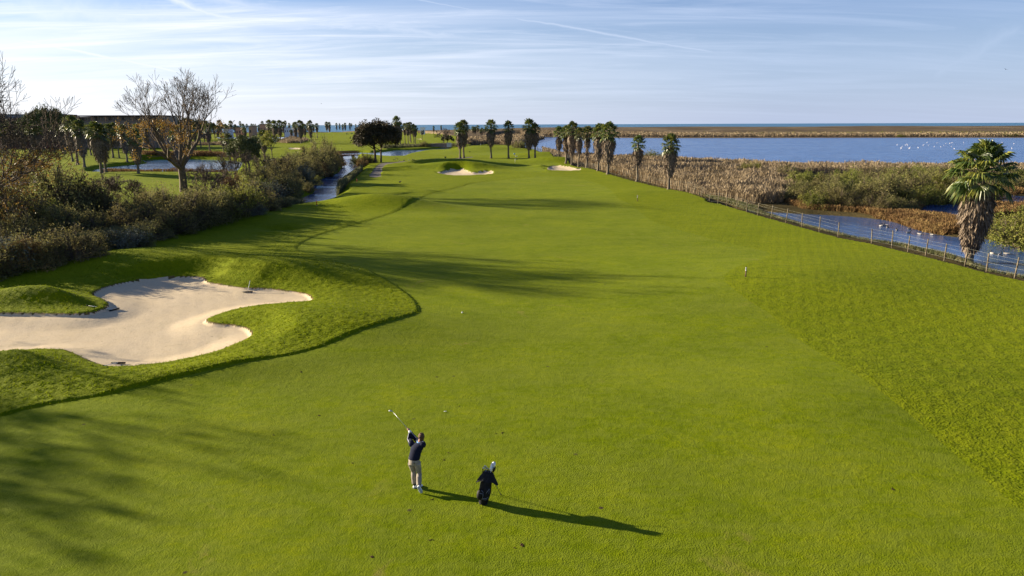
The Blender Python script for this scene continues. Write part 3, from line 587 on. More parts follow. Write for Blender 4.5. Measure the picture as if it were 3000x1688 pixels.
# ---------------------------------------------------------------- branching trees
def gen_tree(seed, Hh, trunk_h, r0, spread=0.75, levels=6, wide=1.0, up=0.12, nlimb=6, lean=(0, 0), sidep=0.75):
    rng = random.Random(seed); segs = []; tips = []
    def rv(): return Vector((rng.uniform(-1, 1), rng.uniform(-1, 1), rng.uniform(-1, 1)))
    def branch(p, d, L, r, lv):
        n = 4 if lv <= 2 else 3
        for i in range(n):
            d = (d+rv()*0.16+Vector((0, 0, up))).normalized(); q = p+d*(L/n); r2 = r*(1-0.38/n*1.15)
            segs.append((p.copy(), q.copy(), r, r2, lv)); p, r = q, r2
            if lv < levels and i > 0 and rng.random() < sidep:
                ax = d.cross(rv()).normalized(); dd = (Matrix.Rotation(math.radians(rng.uniform(28, 58)), 3, ax) @ d)
                branch(p, dd, L*rng.uniform(0.5, 0.72), r*0.55, lv+1)
        if lv < levels:
            for k in range(2):
                ax = d.cross(rv()).normalized(); dd = (Matrix.Rotation(math.radians(rng.uniform(12, 30)), 3, ax) @ d)
                branch(p, dd, L*rng.uniform(0.6, 0.8), r*0.75, lv+1)
        else: tips.append(p.copy())
    p = Vector((0, 0, -0.4)); r = r0*1.25
    for i in range(5):
        q = Vector((lean[0]*(i+1)/5+rng.uniform(-.05, .05), lean[1]*(i+1)/5, -0.4+(trunk_h+0.4)*(i+1)/5)); r2 = r0*(1.25, 1.0, 0.92, 0.9, 0.88, 0.86)[i+1]
        segs.append((p, q, r, r2, 0)); p, r = q, r2
    for k in range(nlimb):
        az_ = 2*math.pi*k/nlimb+rng.uniform(-.4, .4); el = math.radians(rng.uniform(15, 60) if k % 2 else rng.uniform(50, 80))
        d = Vector((math.cos(az_)*math.cos(el)*wide, math.sin(az_)*math.cos(el)*wide, math.sin(el))).normalized()
        st = p-Vector((0, 0, rng.uniform(0, trunk_h*0.18)))
        branch(st, d, (Hh-trunk_h)*spread*rng.uniform(0.34, 0.44), r0*rng.uniform(0.42, 0.6), 1)
    return segs, tips
def segs_mesh(name, segs, mat, minr=0.012):
    vs = []; qs = []; nv = 0
    for side, sel in ((7, [s for s in segs if s[4] <= 1]), (4, [s for s in segs if 2 <= s[4] <= 3]), (3, [s for s in segs if s[4] > 3])):
        if not sel: continue
        P0 = np.array([s[0][:] for s in sel]); P1 = np.array([s[1][:] for s in sel]); R0 = np.maximum([s[2] for s in sel], minr); R1 = np.maximum([s[3] for s in sel], minr)
        D = P1-P0; D /= np.maximum(np.linalg.norm(D, axis=1, keepdims=True), 1e-6); A = np.cross(D, [0.31, 0.17, 0.93]); A /= np.maximum(np.linalg.norm(A, axis=1, keepdims=True), 1e-6); B = np.cross(D, A)
        a = np.linspace(0, 2*np.pi, side, endpoint=False)
        ring = lambda P, R: P[:, None]+(A[:, None]*np.cos(a)[None, :, None]+B[:, None]*np.sin(a)[None, :, None])*R[:, None, None]
        Vv = np.concatenate([ring(P0, R0), ring(P1, R1)], 1).reshape(-1, 3); n = len(sel)
        k = np.arange(side); k2 = (k+1) % side; q = np.stack([k, k2, k2+side, k+side], 1)[None]+(np.arange(n)*side*2)[:, None, None]
        vs.append(Vv); qs.append(q.reshape(-1, 4)+nv); nv += len(Vv)
    return mesh_np(name, np.concatenate(vs), np.concatenate(qs), None, mat, True)
def tree_thing(seed, loc, label, name='bare_tree', cat='tree', leafmat=None, leaves=0, leaf_size=0.12, leafsel=None, group=None, scale=1.0, rz=0.0, parts=None, minr=0.012, **kw):
    t = thing(name, label, cat, loc, rz, group)
    segs, tips = gen_tree(seed, **kw)
    link('trunk', segs_mesh('trunk', [s for s in segs if s[4] <= 1], M_BARK), t)
    cr = link('crown', segs_mesh('crown', [s for s in segs if s[4] > 1], M_TWIG, minr), t)
    if leaves:
        rng = np.random.default_rng(seed); T = np.array([s[1][:] for s in segs if s[4] >= 3])
        if leafsel: T = T[leafsel(T)]
        if len(T):
            idx = rng.choice(len(T), size=max(1, len(T)//5)); C = T[rng.choice(idx, leaves)]+rng.normal(0, 0.22, (leaves, 3))
            P, q = leaf_quads(rng, C, leaf_size); lm = mesh_np('leaves', P, q, None, leafmat)
            link('leaves', lm, t)
    t.scale = (scale,)*3; return t
p = GT(540, 562)
tree_thing(21, p, 'tall half-bare tree with orange leaves low in its crown, before the left pond', leafmat=M_AUTUMN, leaves=2900, leaf_size=0.15, leafsel=lambda T: (T[:, 2] < 11.0) & (T[:, 0]-T[:, 1]*0.1 < 6),
           Hh=17.4, trunk_h=4.3, r0=0.62, spread=0.98, levels=6, nlimb=8, up=0.075, rz=0.4, minr=0.02, sidep=0.42)
p = GT(-45, 690)
tree_thing(33, p, 'bare tree reaching into the picture at the left edge, rusty leaves on low branches', leafmat=M_AUTUMN, leaves=5200, leaf_size=0.13, leafsel=lambda T: T[:, 2] < 8.0,
           Hh=16.0, trunk_h=2.8, r0=0.42, spread=0.9, levels=6, nlimb=8, up=0.05, rz=1.3, minr=0.016)
tree_thing(34, GT(60, 640), 'thin bare tree with rust-brown leaves between the left-edge tree and the dark tamarisk', leafmat=M_AUTUMN, leaves=2600, leaf_size=0.13, leafsel=lambda T: T[:, 2] < 6.5,
           Hh=9.0, trunk_h=2.0, r0=0.2, spread=0.85, levels=5, nlimb=6, up=0.05, rz=2.3, minr=0.016)
for sd, bx, by, ty, lab in [(41,318,610,505,'small bare tree right of the dark tamarisk, before the left green'),(42,610,606,470,'bare multi-limbed tree in front of the left pond, right of the tall tree'),
                            (43,688,560,436,'bare leaning tree before the green evergreen at the pond end'),(44,776,512,445,'small forked bare tree beside the white golf buggy'),
                            (45,822,520,455,'thin bare tree above the creekside shrubs, right of the forked tree'),(46,660,590,510,'low bare tree between the creek shrubs and the left lawn'),
                            (47,395,600,520,'twiggy bare sapling on the left lawn edge below the pond'),(48,850,500,450,'bare sapling at the top of the creekside shrubs'),(49,450,640,560,'short bare thorn tree among the creek shrubs below the tall tree')]:
    p = GT(bx, by); hgt = V(bx, ty, p[1])[2]-p[2]
    tree_thing(sd, p, lab, Hh=hgt*0.95, trunk_h=hgt*0.22, r0=0.03*hgt+0.02, spread=0.95, levels=5, nlimb=6, up=0.06, rz=sd*1.0, minr=0.02, group='small bare trees along the creek')
# trees just outside the left edge whose long shadows cross the near fairway
for i, (x, y, hh, lab) in enumerate([(-54.0,37.0,13.2,'bare tree left of the frame casting the upper shadow on the near fairway'),(-50.0,28.5,12.0,'bare tree left of the frame casting the lower shadow on the near fairway'),(-66.0,34.0,13.0,'taller bare tree left of the frame behind the two shadow trees')]):
    tree_thing(60+i, (x, y, hz(x, y)), lab, Hh=hh, trunk_h=3.0, r0=0.26, spread=0.85, levels=5, nlimb=6, up=0.06, minr=0.02, leafmat=M_AUTUMN, leaves=500, leaf_size=0.22, sidep=0.42)

def blob_crown(rng, R, n_cl, n_leaf, size, flat=1.0, seed_shape=None, gapy=0.35, elong=1.4, up=0.0):
    """leaf clumps spread through an uneven crown volume"""
    d = rand_unit(rng, n_cl); d[:, 2] = np.abs(d[:, 2])*1.0-0.25*rng.random(n_cl)
    C = d*(rng.uniform(0.55, 1.0, (n_cl, 1))**0.6)*R*np.array([1, 1, flat])
    which = rng.integers(0, n_cl, n_leaf); cs = rng.uniform(0.14, 0.30, n_cl)*np.mean(R)
    P = C[which]+rand_unit(rng, n_leaf)*(rng.uniform(0.1, 1, (n_leaf, 1))**0.5)*cs[which][:, None]
    return leaf_quads(rng, P, size, elong, up)
def leafy_tree(seed, loc, R, zc, trunks, label, mat, name='round_tree', n_cl=70, n_leaf=9000, size=0.2, flat=0.85, group=None):
    rng = np.random.default_rng(seed); t = thing(name, label, 'tree', loc, 0, group); rnd = random.Random(seed)
    b = MB()
    for (tx, ty_, rr_) in trunks:
        top = (tx*1.3, ty_*1.3, zc*0.9); b.tube([(tx, ty_, -0.4), (tx, ty_, 0.3), (tx*1.1, ty_*1.1, zc*0.5), top], [rr_*1.4, rr_, rr_*0.85, rr_*0.6], 8)
        for k in range(7):
            a = rnd.uniform(0, 6.28); e = np.array([math.cos(a)*R[0]*0.6, math.sin(a)*R[1]*0.6, zc+rnd.uniform(-0.2, 0.5)*R[2]])
            m0 = np.array([tx*1.1, ty_*1.1, zc*0.5+rnd.uniform(0, 0.3)*zc]); b.tube([m0, (m0+e)/2+np.array([0, 0, 0.2]), e], [rr_*0.5, rr_*0.32, rr_*0.12], 5)
    b.build('trunk', M_BARK, t)
    P, q = blob_crown(rng, np.array(R), n_cl, n_leaf, size, 1.0); P = P+np.array([0, 0, zc])
    link('crown', mesh_np('crown', P, q, None, mat), t); return t
p = GT(1108, 477)
leafy_tree(5, p, (6.3, 5.8, 5.6), 6.2, [(-0.7, 0, 0.34), (0.7, 0.6, 0.28)], 'big dark brown-green round tree on two trunks beside the cart path', M_DARKLEAF, n_cl=120, n_leaf=26000, size=0.30)
leafy_tree(6, GT(725, 535), (3.0, 3.0, 3.6), 5.3, [(0, 0, 0.16), (0.4, 0.2, 0.1)], 'leafy green tree before the palms at the end of the left pond', M_PINE, name='evergreen_tree', n_cl=60, n_leaf=9000, size=0.2)
leafy_tree(7, GT(798, 467), (3.0, 2.8, 3.8), 5.0, [(0, 0, 0.14)], 'slender grey-green tree on the lawn behind the forked bare tree', M_SHRUBG, name='slender_tree', n_cl=36, n_leaf=3500, size=0.2)
leafy_tree(8, GT(150, 447), (9.5, 8, 7.5), 10, [(0, 0, 0.4), (1.2, 0, 0.3)], 'dark evergreen tree behind the leftmost palms and below the hotel', M_PINE, name='evergreen_tree', n_cl=90, n_leaf=14000, size=0.42)
leafy_tree(9, GT(1311, 421), (3.4, 3, 2.6), 2.2, [(0, 0, 0.15)], 'low dark green bush-like tree above the stone culvert', M_PINE, name='round_tree', n_cl=40, n_leaf=4000, size=0.32)
rg = random.Random(77)
ptree = None
for i, (bx, by, ty) in enumerate([(40,432,372),(85,430,366),(125,425,362),(190,424,360),(230,420,366),(285,420,368),(330,418,364),(385,416,366),(425,414,360),(455,412,352),(505,410,345),(535,409,343),(565,409,346),(592,408,352),(615,407,360),(660,396,366),(695,392,370),(20,440,360),(260,428,372),(360,424,374),(205,426,354),(245,422,355),(280,424,357),(320,420,353),(350,422,356),(395,418,354),(440,418,352),(475,416,354),(110,432,352),(60,436,352),(10,436,350)]):
    p = GT(bx, by); hh = V(bx, ty, p[1])[2]-p[2]
    t = leafy_tree(100+i, p, (hh*0.55, hh*0.5, hh*0.36), hh*0.66, [(0, 0, 0.3)], f'{ordw[i]} rounded dark evergreen counted along the far left tree belt', M_PINE, name='evergreen_tree', n_cl=46, n_leaf=3200, size=0.55, group='evergreens of the far tree belt')
tree_thing(71, GT(1296, 424), 'bare wind-bent tree beside the dark bush above the stone culvert', Hh=9.0, trunk_h=1.5, r0=0.16, spread=1.0, levels=4, nlimb=5, up=0.03, lean=(0.8, 0), minr=0.06)

# ---------------------------------------------------------------- shrubs
def shrub_mesh(seed, Hh, Rr, ntwig, nleaf, mats, leaf=0.11, tw=0.045, wisp=0.6):
    rng = np.random.default_rng(seed)
    n_cl = 34; d = rand_unit(rng, n_cl); d[:, 2] = np.abs(d[:, 2]); C = d*rng.uniform(0.45, 1.0, (n_cl, 1))*np.array([Rr, Rr, Hh*0.82]); C[:, 2] += 0.15*Hh*rng.random(n_cl)
    which = rng.integers(0, n_cl, nleaf); cs = rng.uniform(0.14, 0.30, n_cl)*Rr
    P = C[which]+rng.normal(0, 0.55, (nleaf, 3))*cs[which][:, None]*np.array([1, 1, 1.25]); P[:, 2] = np.abs(P[:, 2])
    Lp, Lq = leaf_quads(rng, P, leaf, 2.2, 0.5)
    # twigs: many fine upright-outward shoots
    which = rng.integers(0, n_cl, ntwig); B = C[which]*rng.uniform(0.35, 1.0, (ntwig, 1)); B[:, 2] = np.abs(B[:, 2])
    D = B/np.array([Rr, Rr, Hh])+np.array([0, 0, wisp])+rng.normal(0, 0.35, (ntwig, 3)); D /= np.linalg.norm(D, axis=1, keepdims=True)
    Tp, Tq = blades(rng, B, D, rng.uniform(0.12, 0.34, ntwig)*Hh, tw, 0.15)
    b = MB()
    for k in range(9):
        a = rng.uniform(0, 6.28); e = C[rng.integers(0, n_cl)]; b.tube([(0.1*math.cos(a), 0.1*math.sin(a), -0.2), e*np.array([0.45, 0.45, 0.5]), e], [0.07, 0.045, 0.015], 4)
    b.put(Tp, Tq); tm = b.mesh('stems', M_TWIG, False)
    return tm, mesh_np('foliage', Lp, Lq, None, mats)
SHR = {}
def shrub_kind(k):
    if k not in SHR:
        A = {'b1': (201, 1, .75, 1300, 5200, M_SHRUB), 'b2': (202, 1, .65, 1500, 4300, M_SHRUB), 'b3': (203, 1, .85, 1200, 5600, M_SHRUB), 'b4': (207, 1, .7, 1700, 3400, M_SHRUB),
             'g1': (204, 1, .75, 900, 5600, M_SHRUBG), 'g2': (208, 1, .9, 800, 5600, M_SHRUBG), 's1': (205, 1, .85, 1300, 5600, M_SHRUBS), 'o1': (206, 1, .8, 1100, 5200, M_SHRUBO)}[k]
        SHR[k] = shrub_mesh(A[0], A[1], A[2], A[3], A[4], A[5], leaf=0.026, tw=0.009)
    return SHR[k]
def shrub(px, by, ty, k, label, group, wide=1.0, rnd=random.Random(9), name='shrub'):
    p = GT(px, by); p[2] = max(p[2], WL-0.1); hh = (V(px, ty, p[1])[2]-p[2])/1.08; tm, fm = shrub_kind(k)
    t = thing(name, label, 'shrub', p, rnd.uniform(0, 6.28), group); t.scale = (hh*wide, hh*wide, hh)
    link('stems', tm, t); link('foliage', fm, t); return t
SB = [  # left bank of the creek, near to far: px, base, top, kind, width
 (-30,760,620,'b2',1.0),(15,790,660,'s1',1.4),(70,792,690,'o1',1.3),(60,740,615,'b1',.9),(105,783,672,'b1',1.2),(130,690,560,'g1',.9),(175,668,482,'b1',.95),(215,660,470,'b2',1.0),(255,660,520,'b3',.9),(150,775,700,'b3',1.2),
 (215,765,655,'b1',1.2),(290,700,600,'b2',1.0),(345,738,655,'s1',1.5),(300,660,560,'b3',1.0),(375,690,590,'b1',1.1),(425,672,565,'b4',1.1),(460,655,548,'b3',1.1),(410,725,650,'b1',1.2),(500,686,575,'b1',1.1),(545,675,548,'b2',1.0),
 (500,660,540,'b3',.9),(585,664,560,'b3',1.1),(625,655,548,'b1',1.0),(600,635,530,'b4',.9),(665,645,545,'b2',1.1),(700,632,520,'g1',1.1),(740,622,530,'b1',1.2),(690,600,505,'o1',.9),(740,590,500,'g1',1.0),(785,612,525,'b3',1.2),
 (780,580,488,'b1',1.1),(820,600,512,'s1',1.2),(840,575,480,'b1',1.1),(870,582,505,'b3',1.2),(820,545,462,'b4',1.0),(870,550,462,'b1',1.1),(905,566,495,'b2',1.2),(920,545,468,'s1',1.2),(900,520,440,'b1',1.1),(935,530,455,'b3',1.1),
 (955,512,425,'b1',1.0),(925,500,418,'b2',1.0),(960,495,396,'b1',.75),(985,500,428,'b3',.9),(1000,490,440,'o1',1.2),(985,480,405,'b4',.7),(965,520,472,'o1',1.5),(940,548,495,'b1',1.6),
 (35,700,540,'b3',.8),(0,680,520,'b4',.8),(100,700,560,'b4',.8),(340,640,560,'b4',.9),(440,630,560,'g1',1.0),(400,650,570,'b1',.9),(560,600,545,'g1',1.1),(650,610,550,'b4',1.0),(875,500,440,'b4',1.0),(850,525,455,'b2',1.0)]
SB += [(-20,812,700,'b1',1.4),(45,796,712,'b3',1.4),(160,768,705,'b4',1.3),(250,750,680,'b1',1.4),(310,742,668,'b3',1.3),(440,706,640,'b1',1.4),(380,722,660,'b3',1.3),(200,700,590,'b3',1.2),(100,730,640,'b1',1.2)]
SB += [(915,600,563,'b1',1.2),(948,568,533,'b3',1.1),(965,546,508,'g1',1.1),(992,524,492,'b1',1.1),(878,612,575,'b4',1.3),(838,622,582,'b1',1.3),(1008,508,480,'b3',1.2),(1018,492,462,'o1',1.1),(800,634,590,'s1',1.3)]
SB = [(r[0]-(44 if r[1] > 540 else 30 if r[1] > 505 else 20), r[1]-4, r[2], r[3], r[4]*.92) if r[0] > 760 else r for r in SB]
SB.sort(key=lambda r: r[0])
kindw = {'b': 'brown twiggy', 'g': 'olive green', 's': 'silvery grey-green', 'o': 'rust-tipped'}
cnt = {}
for r in SB:
    z = 'near left part' if r[0] < 350 else ('middle part' if r[0] < 700 else 'far part'); kw_ = kindw[r[3][0]]; cnt[(z, kw_)] = cnt.get((z, kw_), 0)+1
    shrub(r[0], r[1], r[2], r[3], f'{kw_} creek shrub, {ordw[cnt[(z, kw_)]-1]} such along the {z} of the bank', 'shrubs on the left creek bank', r[4], name='creek_shrub')
for a in [(1046,484,452,'g1',1.0,'green bush on the right creek bank beside the footbridge'),(1075,480,446,'b1',1.1,'tall brown-green bush between the footbridge and the dark tree'),(1062,490,464,'o1',1.3,'orange-tinted bush at the water edge below the dark tree'),
          (1090,477,455,'g2',1.1,'green bush at the foot of the dark round tree'),(1240,436,412,'b1',1.3,'brown bush on the far pond bank left of the stone culvert'),(1250,436,416,'b3',1.3,'darker bush on the far pond bank touching the stone culvert'),
          (1228,437,424,'g1',1.3,'low green bush at the left end of the far pond bank'),(1912,482,432,'g2',1.4,'yellow-green bush among the reeds behind the short lone palm'),(1890,484,446,'b1',1.2,'dark bush left of the yellow-green bush among the reeds'),
          (1520,437,410,'b1',1.3,'brown bush in the reeds where the fence begins'),(1532,434,414,'g1',1.2,'small green bush at the lagoon tip'),(1948,480,440,'g1',1.0,'olive bush behind the stout fence palm')]:
    shrub(a[0], a[1], a[2], a[3], a[5], None, a[4], name='bush')
MS = [(2480,560,480,'g1',1.0),(2560,552,482,'b1',1.2),(2620,540,476,'b1',1.3),(2660,528,478,'g1',1.3),(2700,530,474,'g2',1.3),(2740,520,480,'b3',1.2),(2600,590,510,'b3',1.1),(2650,600,545,'g1',1.3),(2700,595,530,'g2',1.2),(2745,600,545,'g1',1.1),(2790,598,548,'b1',1.1),
      (2825,588,550,'b1',1.2),(2560,620,560,'b1',1.2),(2610,618,572,'b3',1.4),(2660,618,580,'b1',1.4),(2780,520,484,'g1',1.2),(2960,528,486,'b1',1.3),(3000,530,488,'g1',1.3),(2985,560,510,'b3',1.1),(2930,545,500,'b1',1.1),(2520,600,530,'b2',1.1),(2440,600,520,'b3',1.1),(3040,560,500,'b1',1.1),
      (2970,712,600,'g2',1.1),(3010,730,590,'g2',1.1),(2945,690,645,'g1',1.1),(3040,700,580,'g1',1.0),(2380,560,490,'g1',1.0),(2300,540,478,'b1',1.1),(2200,520,465,'g1',1.1),(2340,590,525,'b3',1.0)]
MS += [(2500,580,505,'g1',1.2),(2420,575,500,'b1',1.2),(2350,560,492,'g1',1.3),(2460,610,545,'b3',1.3),(2540,575,500,'b1',1.2),(2390,610,548,'g1',1.2),(2580,600,500,'b3',1.1),(2680,575,495,'b1',1.2),(2760,570,492,'g1',1.2),(2810,575,505,'b3',1.2),(2870,560,498,'b1',1.2),(2630,560,488,'g1',1.2),(2720,560,486,'b1',1.2),(2905,590,520,'b3',1.0)]
MS.sort(key=lambda r: r[0])
for i, r in enumerate(MS):
    shrub(r[0], r[1], r[2], r[3], f'{kindw[r[3][0]]} shrub standing in the right-hand marsh, number {i+1} from the left' if False else f'{kindw[r[3][0]]} marsh shrub right of the fence, {ordw[i]} from the left', 'marsh shrubs on the right', r[4], name='marsh_shrub')

for i, (x_, b_, t_, k_) in enumerate([(2640,402,393,'g1'),(2672,401,392,'b1'),(2705,400,394,'g1'),(2800,399,391,'b1'),(2955,401,388,'g2'),(2975,401,391,'b1'),(2240,400,393,'b1'),(2100,400,394,'g1'),(1890,401,394,'b1'),(2420,400,392,'g1')]):
    shrub(x_, b_, t_, k_, f'dark scrub bush at the foot of the far dunes, {ordw[i]} listed from the near palm side' if False else f'dark scrub bush on the far lagoon shore, {ordw[sorted([2640,2672,2705,2800,2955,2975,2240,2100,1890,2420]).index(x_)]} from the left', 'scrub on the far lagoon shore', 2.2, name='dune_scrub')

# ---------------------------------------------------------------- reeds, sedge and tufts (nobody could count them)
def in_poly(X, Y, poly): return sdist(X, Y, poly, 1.0) < 0
def reed_bed(name, label, polypx, n, hgt, wid, mat, seed, z=WL, extra=None, plume=True, avoid=None, cat='reeds', lean=0.10, world=None):
    rng = np.random.default_rng(seed); poly = GP(polypx, z) if world is None else np.array(world, float); lo, hi = poly.min(0), poly.max(0); pts = []; tot = 0
    while tot < n:
        # density falls with distance, blades widen to match
        X = rng.uniform(lo[0], hi[0], n*2); Y = rng.uniform(lo[1], hi[1], n*2); m = in_poly(X, Y, poly)
        if avoid: 
            for A in avoid: m &= sdist(X, Y, A, 1.0) > 0.2
        pts.append(np.stack([X[m], Y[m]], 1)); tot += int(m.sum())
        if not m.any(): break
    P = np.concatenate(pts)[:n]; n = len(P); zz_ = terrain(P[:, 0], P[:, 1])
    patch = 0.75+0.35*wav(P[:, 0], P[:, 1], 14, 3)+0.2*wav(P[:, 0], P[:, 1], 4, 6)
    hh = hgt*patch*rng.uniform(0.7, 1.15, n); B = np.stack([P[:, 0], P[:, 1], zz_], 1)
    D = np.stack([rng.normal(0.06, lean, n), rng.normal(0, lean, n), np.ones(n)], 1); D /= np.linalg.norm(D, axis=1, keepdims=True)
    dist = np.hypot(P[:, 0], P[:, 1]); w_ = wid*np.clip(dist/80, 0.6, 6)
    b = MB(); p1, q1 = blades(rng, B, D, hh, w_, 0.12); b.put(p1, q1)
    if plume:
        top = B+D*(hh*0.86)[:, None]; p2, q2 = blades(rng, top, D+rng.normal(0, 0.15, (n, 3)), hh*0.26, w_*1.7, 0.4); b.put(p2, q2)
    return tag(b.build(name, mat, None, False), label, cat, None, 'stuff')
AV = [WPOLY['lagoon_water'], WPOLY['marsh_water'], WPOLY['marsh_pool_water'], WPOLY['marsh_back_water']]
reed_bed('reed_bed', 'pale dry reeds between the fence and the lagoon', [(1588,447),(1600,455),(1640,467),(1700,486),(1800,512),(1880,535),(1990,564),(2060,580),(2200,605),(2290,600),(2330,560),(2300,500),(1950,482),(1790,474),(1691,468),(1640,464),(1600,451)], 70000, 2.35, 0.06, M_REED, 1, avoid=AV)
reed_bed('reed_bed', 'pale reeds on the spit between the small inlet and the lagoon tip', [(1360,428),(1440,423),(1520,427),(1545,418),(1575,412),(1597,406),(1590,402),(1520,403),(1480,406),(1430,408),(1390,414)], 26000, 3.0, 0.08, M_REED, 2, avoid=AV)
reed_bed('reed_bed', 'pale reed fringe along the far lagoon shore', [(1530,401),(1700,402),(2000,403),(2600,402.5),(3050,402.5),(3050,399),(2600,399),(2000,399),(1700,398),(1560,398)], 26000, 3.2, 0.09, M_REED, 3)
reed_bed('reed_bed', 'brown reed fringe along the near lagoon shore behind the marsh shrubs', [(2290,492),(2600,496),(3060,497),(3120,512),(2900,520),(2600,512),(2300,510)], 16000, 1.8, 0.05, M_REED, 18, avoid=AV)
reed_bed('reed_bed', 'dark marsh scrub patches at the foot of the far dunes', [(2000,400),(3050,400),(3050,397),(2500,398)], 5000, 4.0, 0.16, M_SHRUBG, 4, plume=False)
reed_bed('reed_bed', 'brown reeds around the far ponds in the middle left', [(810,421),(830,415),(850,408),(880,412),(905,416),(880,423),(840,424)], 4500, 2.0, 0.07, M_REED, 5)
reed_bed('reed_bed', 'tan reed strip crossing the left course behind the palms', [(240,436),(420,434),(600,431),(760,427),(760,424),(600,427),(420,430),(240,431)], 9000, 1.6, 0.06, M_REED, 6)
reed_bed('reed_bed', 'brown sedge along the far edge of the left pond', [(420,468),(640,466),(700,470),(700,464),(640,460),(500,460),(410,463)], 7000, 1.6, 0.06, M_SEDGE, 7)
reed_bed('reed_bed', 'brown sedge tufts along the near edge of the left pond', [(300,516),(480,519),(650,518),(690,508),(650,514),(480,516),(380,512),(320,511)], 2200, .8, 0.05, M_SEDGE, 17)
reed_bed('reed_bed', 'grey-green reeds standing along the creek edge of the rough', [(-40,842),(62,808),(124,798),(174,784),(248,762),(348,743),(422,722),(497,707),(571,690),(640,678),(746,649),(808,631),(886,611),(880,598),(820,608),(740,632),(640,655),(500,690),(420,705),(300,738),(170,768),(60,796),(-40,825)], 30000, 1.25, 0.045, M_REEDG, 8)
reed_bed('reed_bed', 'dark green reeds on the right creek bank below the path', [(985,575),(1000,566),(1035,540),(1050,520),(1064,505),(1056,500),(1040,515),(1010,530),(994,545)], 6000, 1.5, 0.045, M_REEDG, 9)
reed_bed('reed_bed', 'low green fringe on the far bank of the green pond', [(1120,441),(1180,438),(1300,433),(1350,435),(1350,431),(1300,429),(1180,433),(1120,436)], 6000, 1.2, 0.08, M_REEDG, 10)
reed_bed('marsh_sedge', 'rust-brown sedge island between the two marsh waters', [(2500,628),(2600,633),(2690,637),(2760,646),(2826,660),(2860,676),(2890,698),(2829,694),(2760,690),(2700,680),(2640,662),(2560,640)], 26000, 0.95, 0.045, M_SEDGE, 11, avoid=AV[1:], cat='sedge', lean=0.3)
reed_bed('marsh_sedge', 'rust-brown sedge on the marsh behind the near palm', [(2880,690),(2960,700),(3040,730),(3080,700),(3040,640),(2950,640),(2870,650),(2860,620),(2920,610),(3060,620),(3100,700)], 16000, 1.0, 0.045, M_SEDGE, 12, avoid=AV[1:], cat='sedge', lean=0.3)
reed_bed('marsh_sedge', 'brown sedge flooding the marsh below the shrubs', [(2300,600),(2500,560),(2600,560),(2850,600),(2860,560),(3060,545),(3060,575),(2860,570),(2860,612),(2700,620),(2520,632),(2350,620)], 30000, 0.9, 0.045, M_SEDGE, 13, avoid=AV[1:], cat='sedge', lean=0.3)
reed_bed('marsh_sedge', 'green-brown grasses along the foot of the near fence', [(2000,562),(2230,628),(2459,692),(2541,708),(2700,748),(2895,800),(3000,822),(3150,860),(3120,842),(2990,806),(2905,778),(2700,738),(2550,700),(2459,684),(2230,620),(2010,560)], 26000, 0.62, 0.04, M_REEDG, 14, cat='grass', lean=0.3, plume=False)
reed_bed('marsh_sedge', 'yellow-brown undergrowth along the fence behind the palms', [(1590,452),(1650,468),(1724,490),(1799,512),(1873,532),(1973,560),(1990,552),(1880,520),(1800,502),(1720,482),(1650,462),(1600,446)], 16000, 0.9, 0.04, M_SEDGE, 15, cat='grass', lean=0.3, plume=False)
# tufts of longer grass in the near rough
def tufts(seed, n, lo, hi):
    rng = np.random.default_rng(seed); X = rng.uniform(lo[0], hi[0], n); Y = rng.uniform(lo[1], hi[1], n)
    h_, dm, _, df_, dp, dw_ = terrain(X, Y, True); m = (dm > 0.04) & (df_ > 0.02) & (dp > 0.1) & (dw_ > 0.1) & (rng.random(n) > (np.hypot(X, Y)-34)/30); X, Y, h_ = X[m], Y[m], h_[m]
    k = 4; n = len(X); B = np.repeat(np.stack([X, Y, h_-0.01], 1), k, 0)+rng.normal(0, 0.035, (n*k, 3))*np.array([1, 1, 0])
    D = rng.normal(0, 0.45, (n*k, 3)); D[:, 2] = 1; D /= np.linalg.norm(D, axis=1, keepdims=True)
    return blades(rng, B, D, rng.uniform(0.035, 0.085, n*k), rng.uniform(0.014, 0.03, n*k), 0.3)
b = MB(); b.put(*tufts(1, 90000, (-46, 22), (-4, 64))); b.put(*tufts(2, 7000, (9, 14), (36, 64)))
tag(b.build('rough_grass_tufts', M_TUFT, None, False), 'long tufted grass of the rough around the near bunker and on the right', 'grass', None, 'stuff')
# ---------------------------------------------------------------- the golfer
def plain(name, col, rough=0.6, spec=0.3, metal=0.0, var=0.08, scale=20, bump=0.0, bscale=60, **k): return pmat(name, col, rough, spec, var, scale, bump=bump, bscale=bscale, metal=metal, **k)
M_SKIN = plain('skin', (0.42, 0.22, 0.155), 0.5, 0.35); M_HAIR = plain('hair', (0.13, 0.07, 0.035), 0.7, 0.2, var=0.3, scale=60, bump=0.01, bscale=90)
M_NAVY = plain('navy_knit', (0.008, 0.011, 0.030), 0.9, 0.15, bump=0.004, bscale=40); M_CHINO = plain('stone_chino', (0.29, 0.25, 0.20), 0.85, 0.15, var=0.12, scale=7, bump=0.012, bscale=9)
M_WHITE = plain('white_leather', (0.75, 0.75, 0.74), 0.45, 0.4); M_SOLE = plain('grey_sole', (0.33, 0.37, 0.42), 0.7, 0.3); M_BLUESH = plain('blue_shirt', (0.22, 0.42, 0.75), 0.8, 0.2)
M_STRIPE = plain('white_piping', (0.62, 0.60, 0.66), 0.7, 0.2); M_BLACK = plain('black_nylon', (0.006, 0.006, 0.008), 0.65, 0.2, bump=0.004, bscale=50); M_STEEL = plain('steel', (0.42, 0.43, 0.45), 0.45, 0.5, metal=1.0)
M_GREYTRIM = plain('grey_trim', (0.25, 0.26, 0.30), 0.6, 0.3); M_DARKGREY = plain('dark_grey_cloth', (0.014, 0.014, 0.018), 0.8, 0.15, bump=0.02, bscale=14); M_SOCK = plain('dark_sock', (0.01, 0.012, 0.02), 0.9, 0.1)

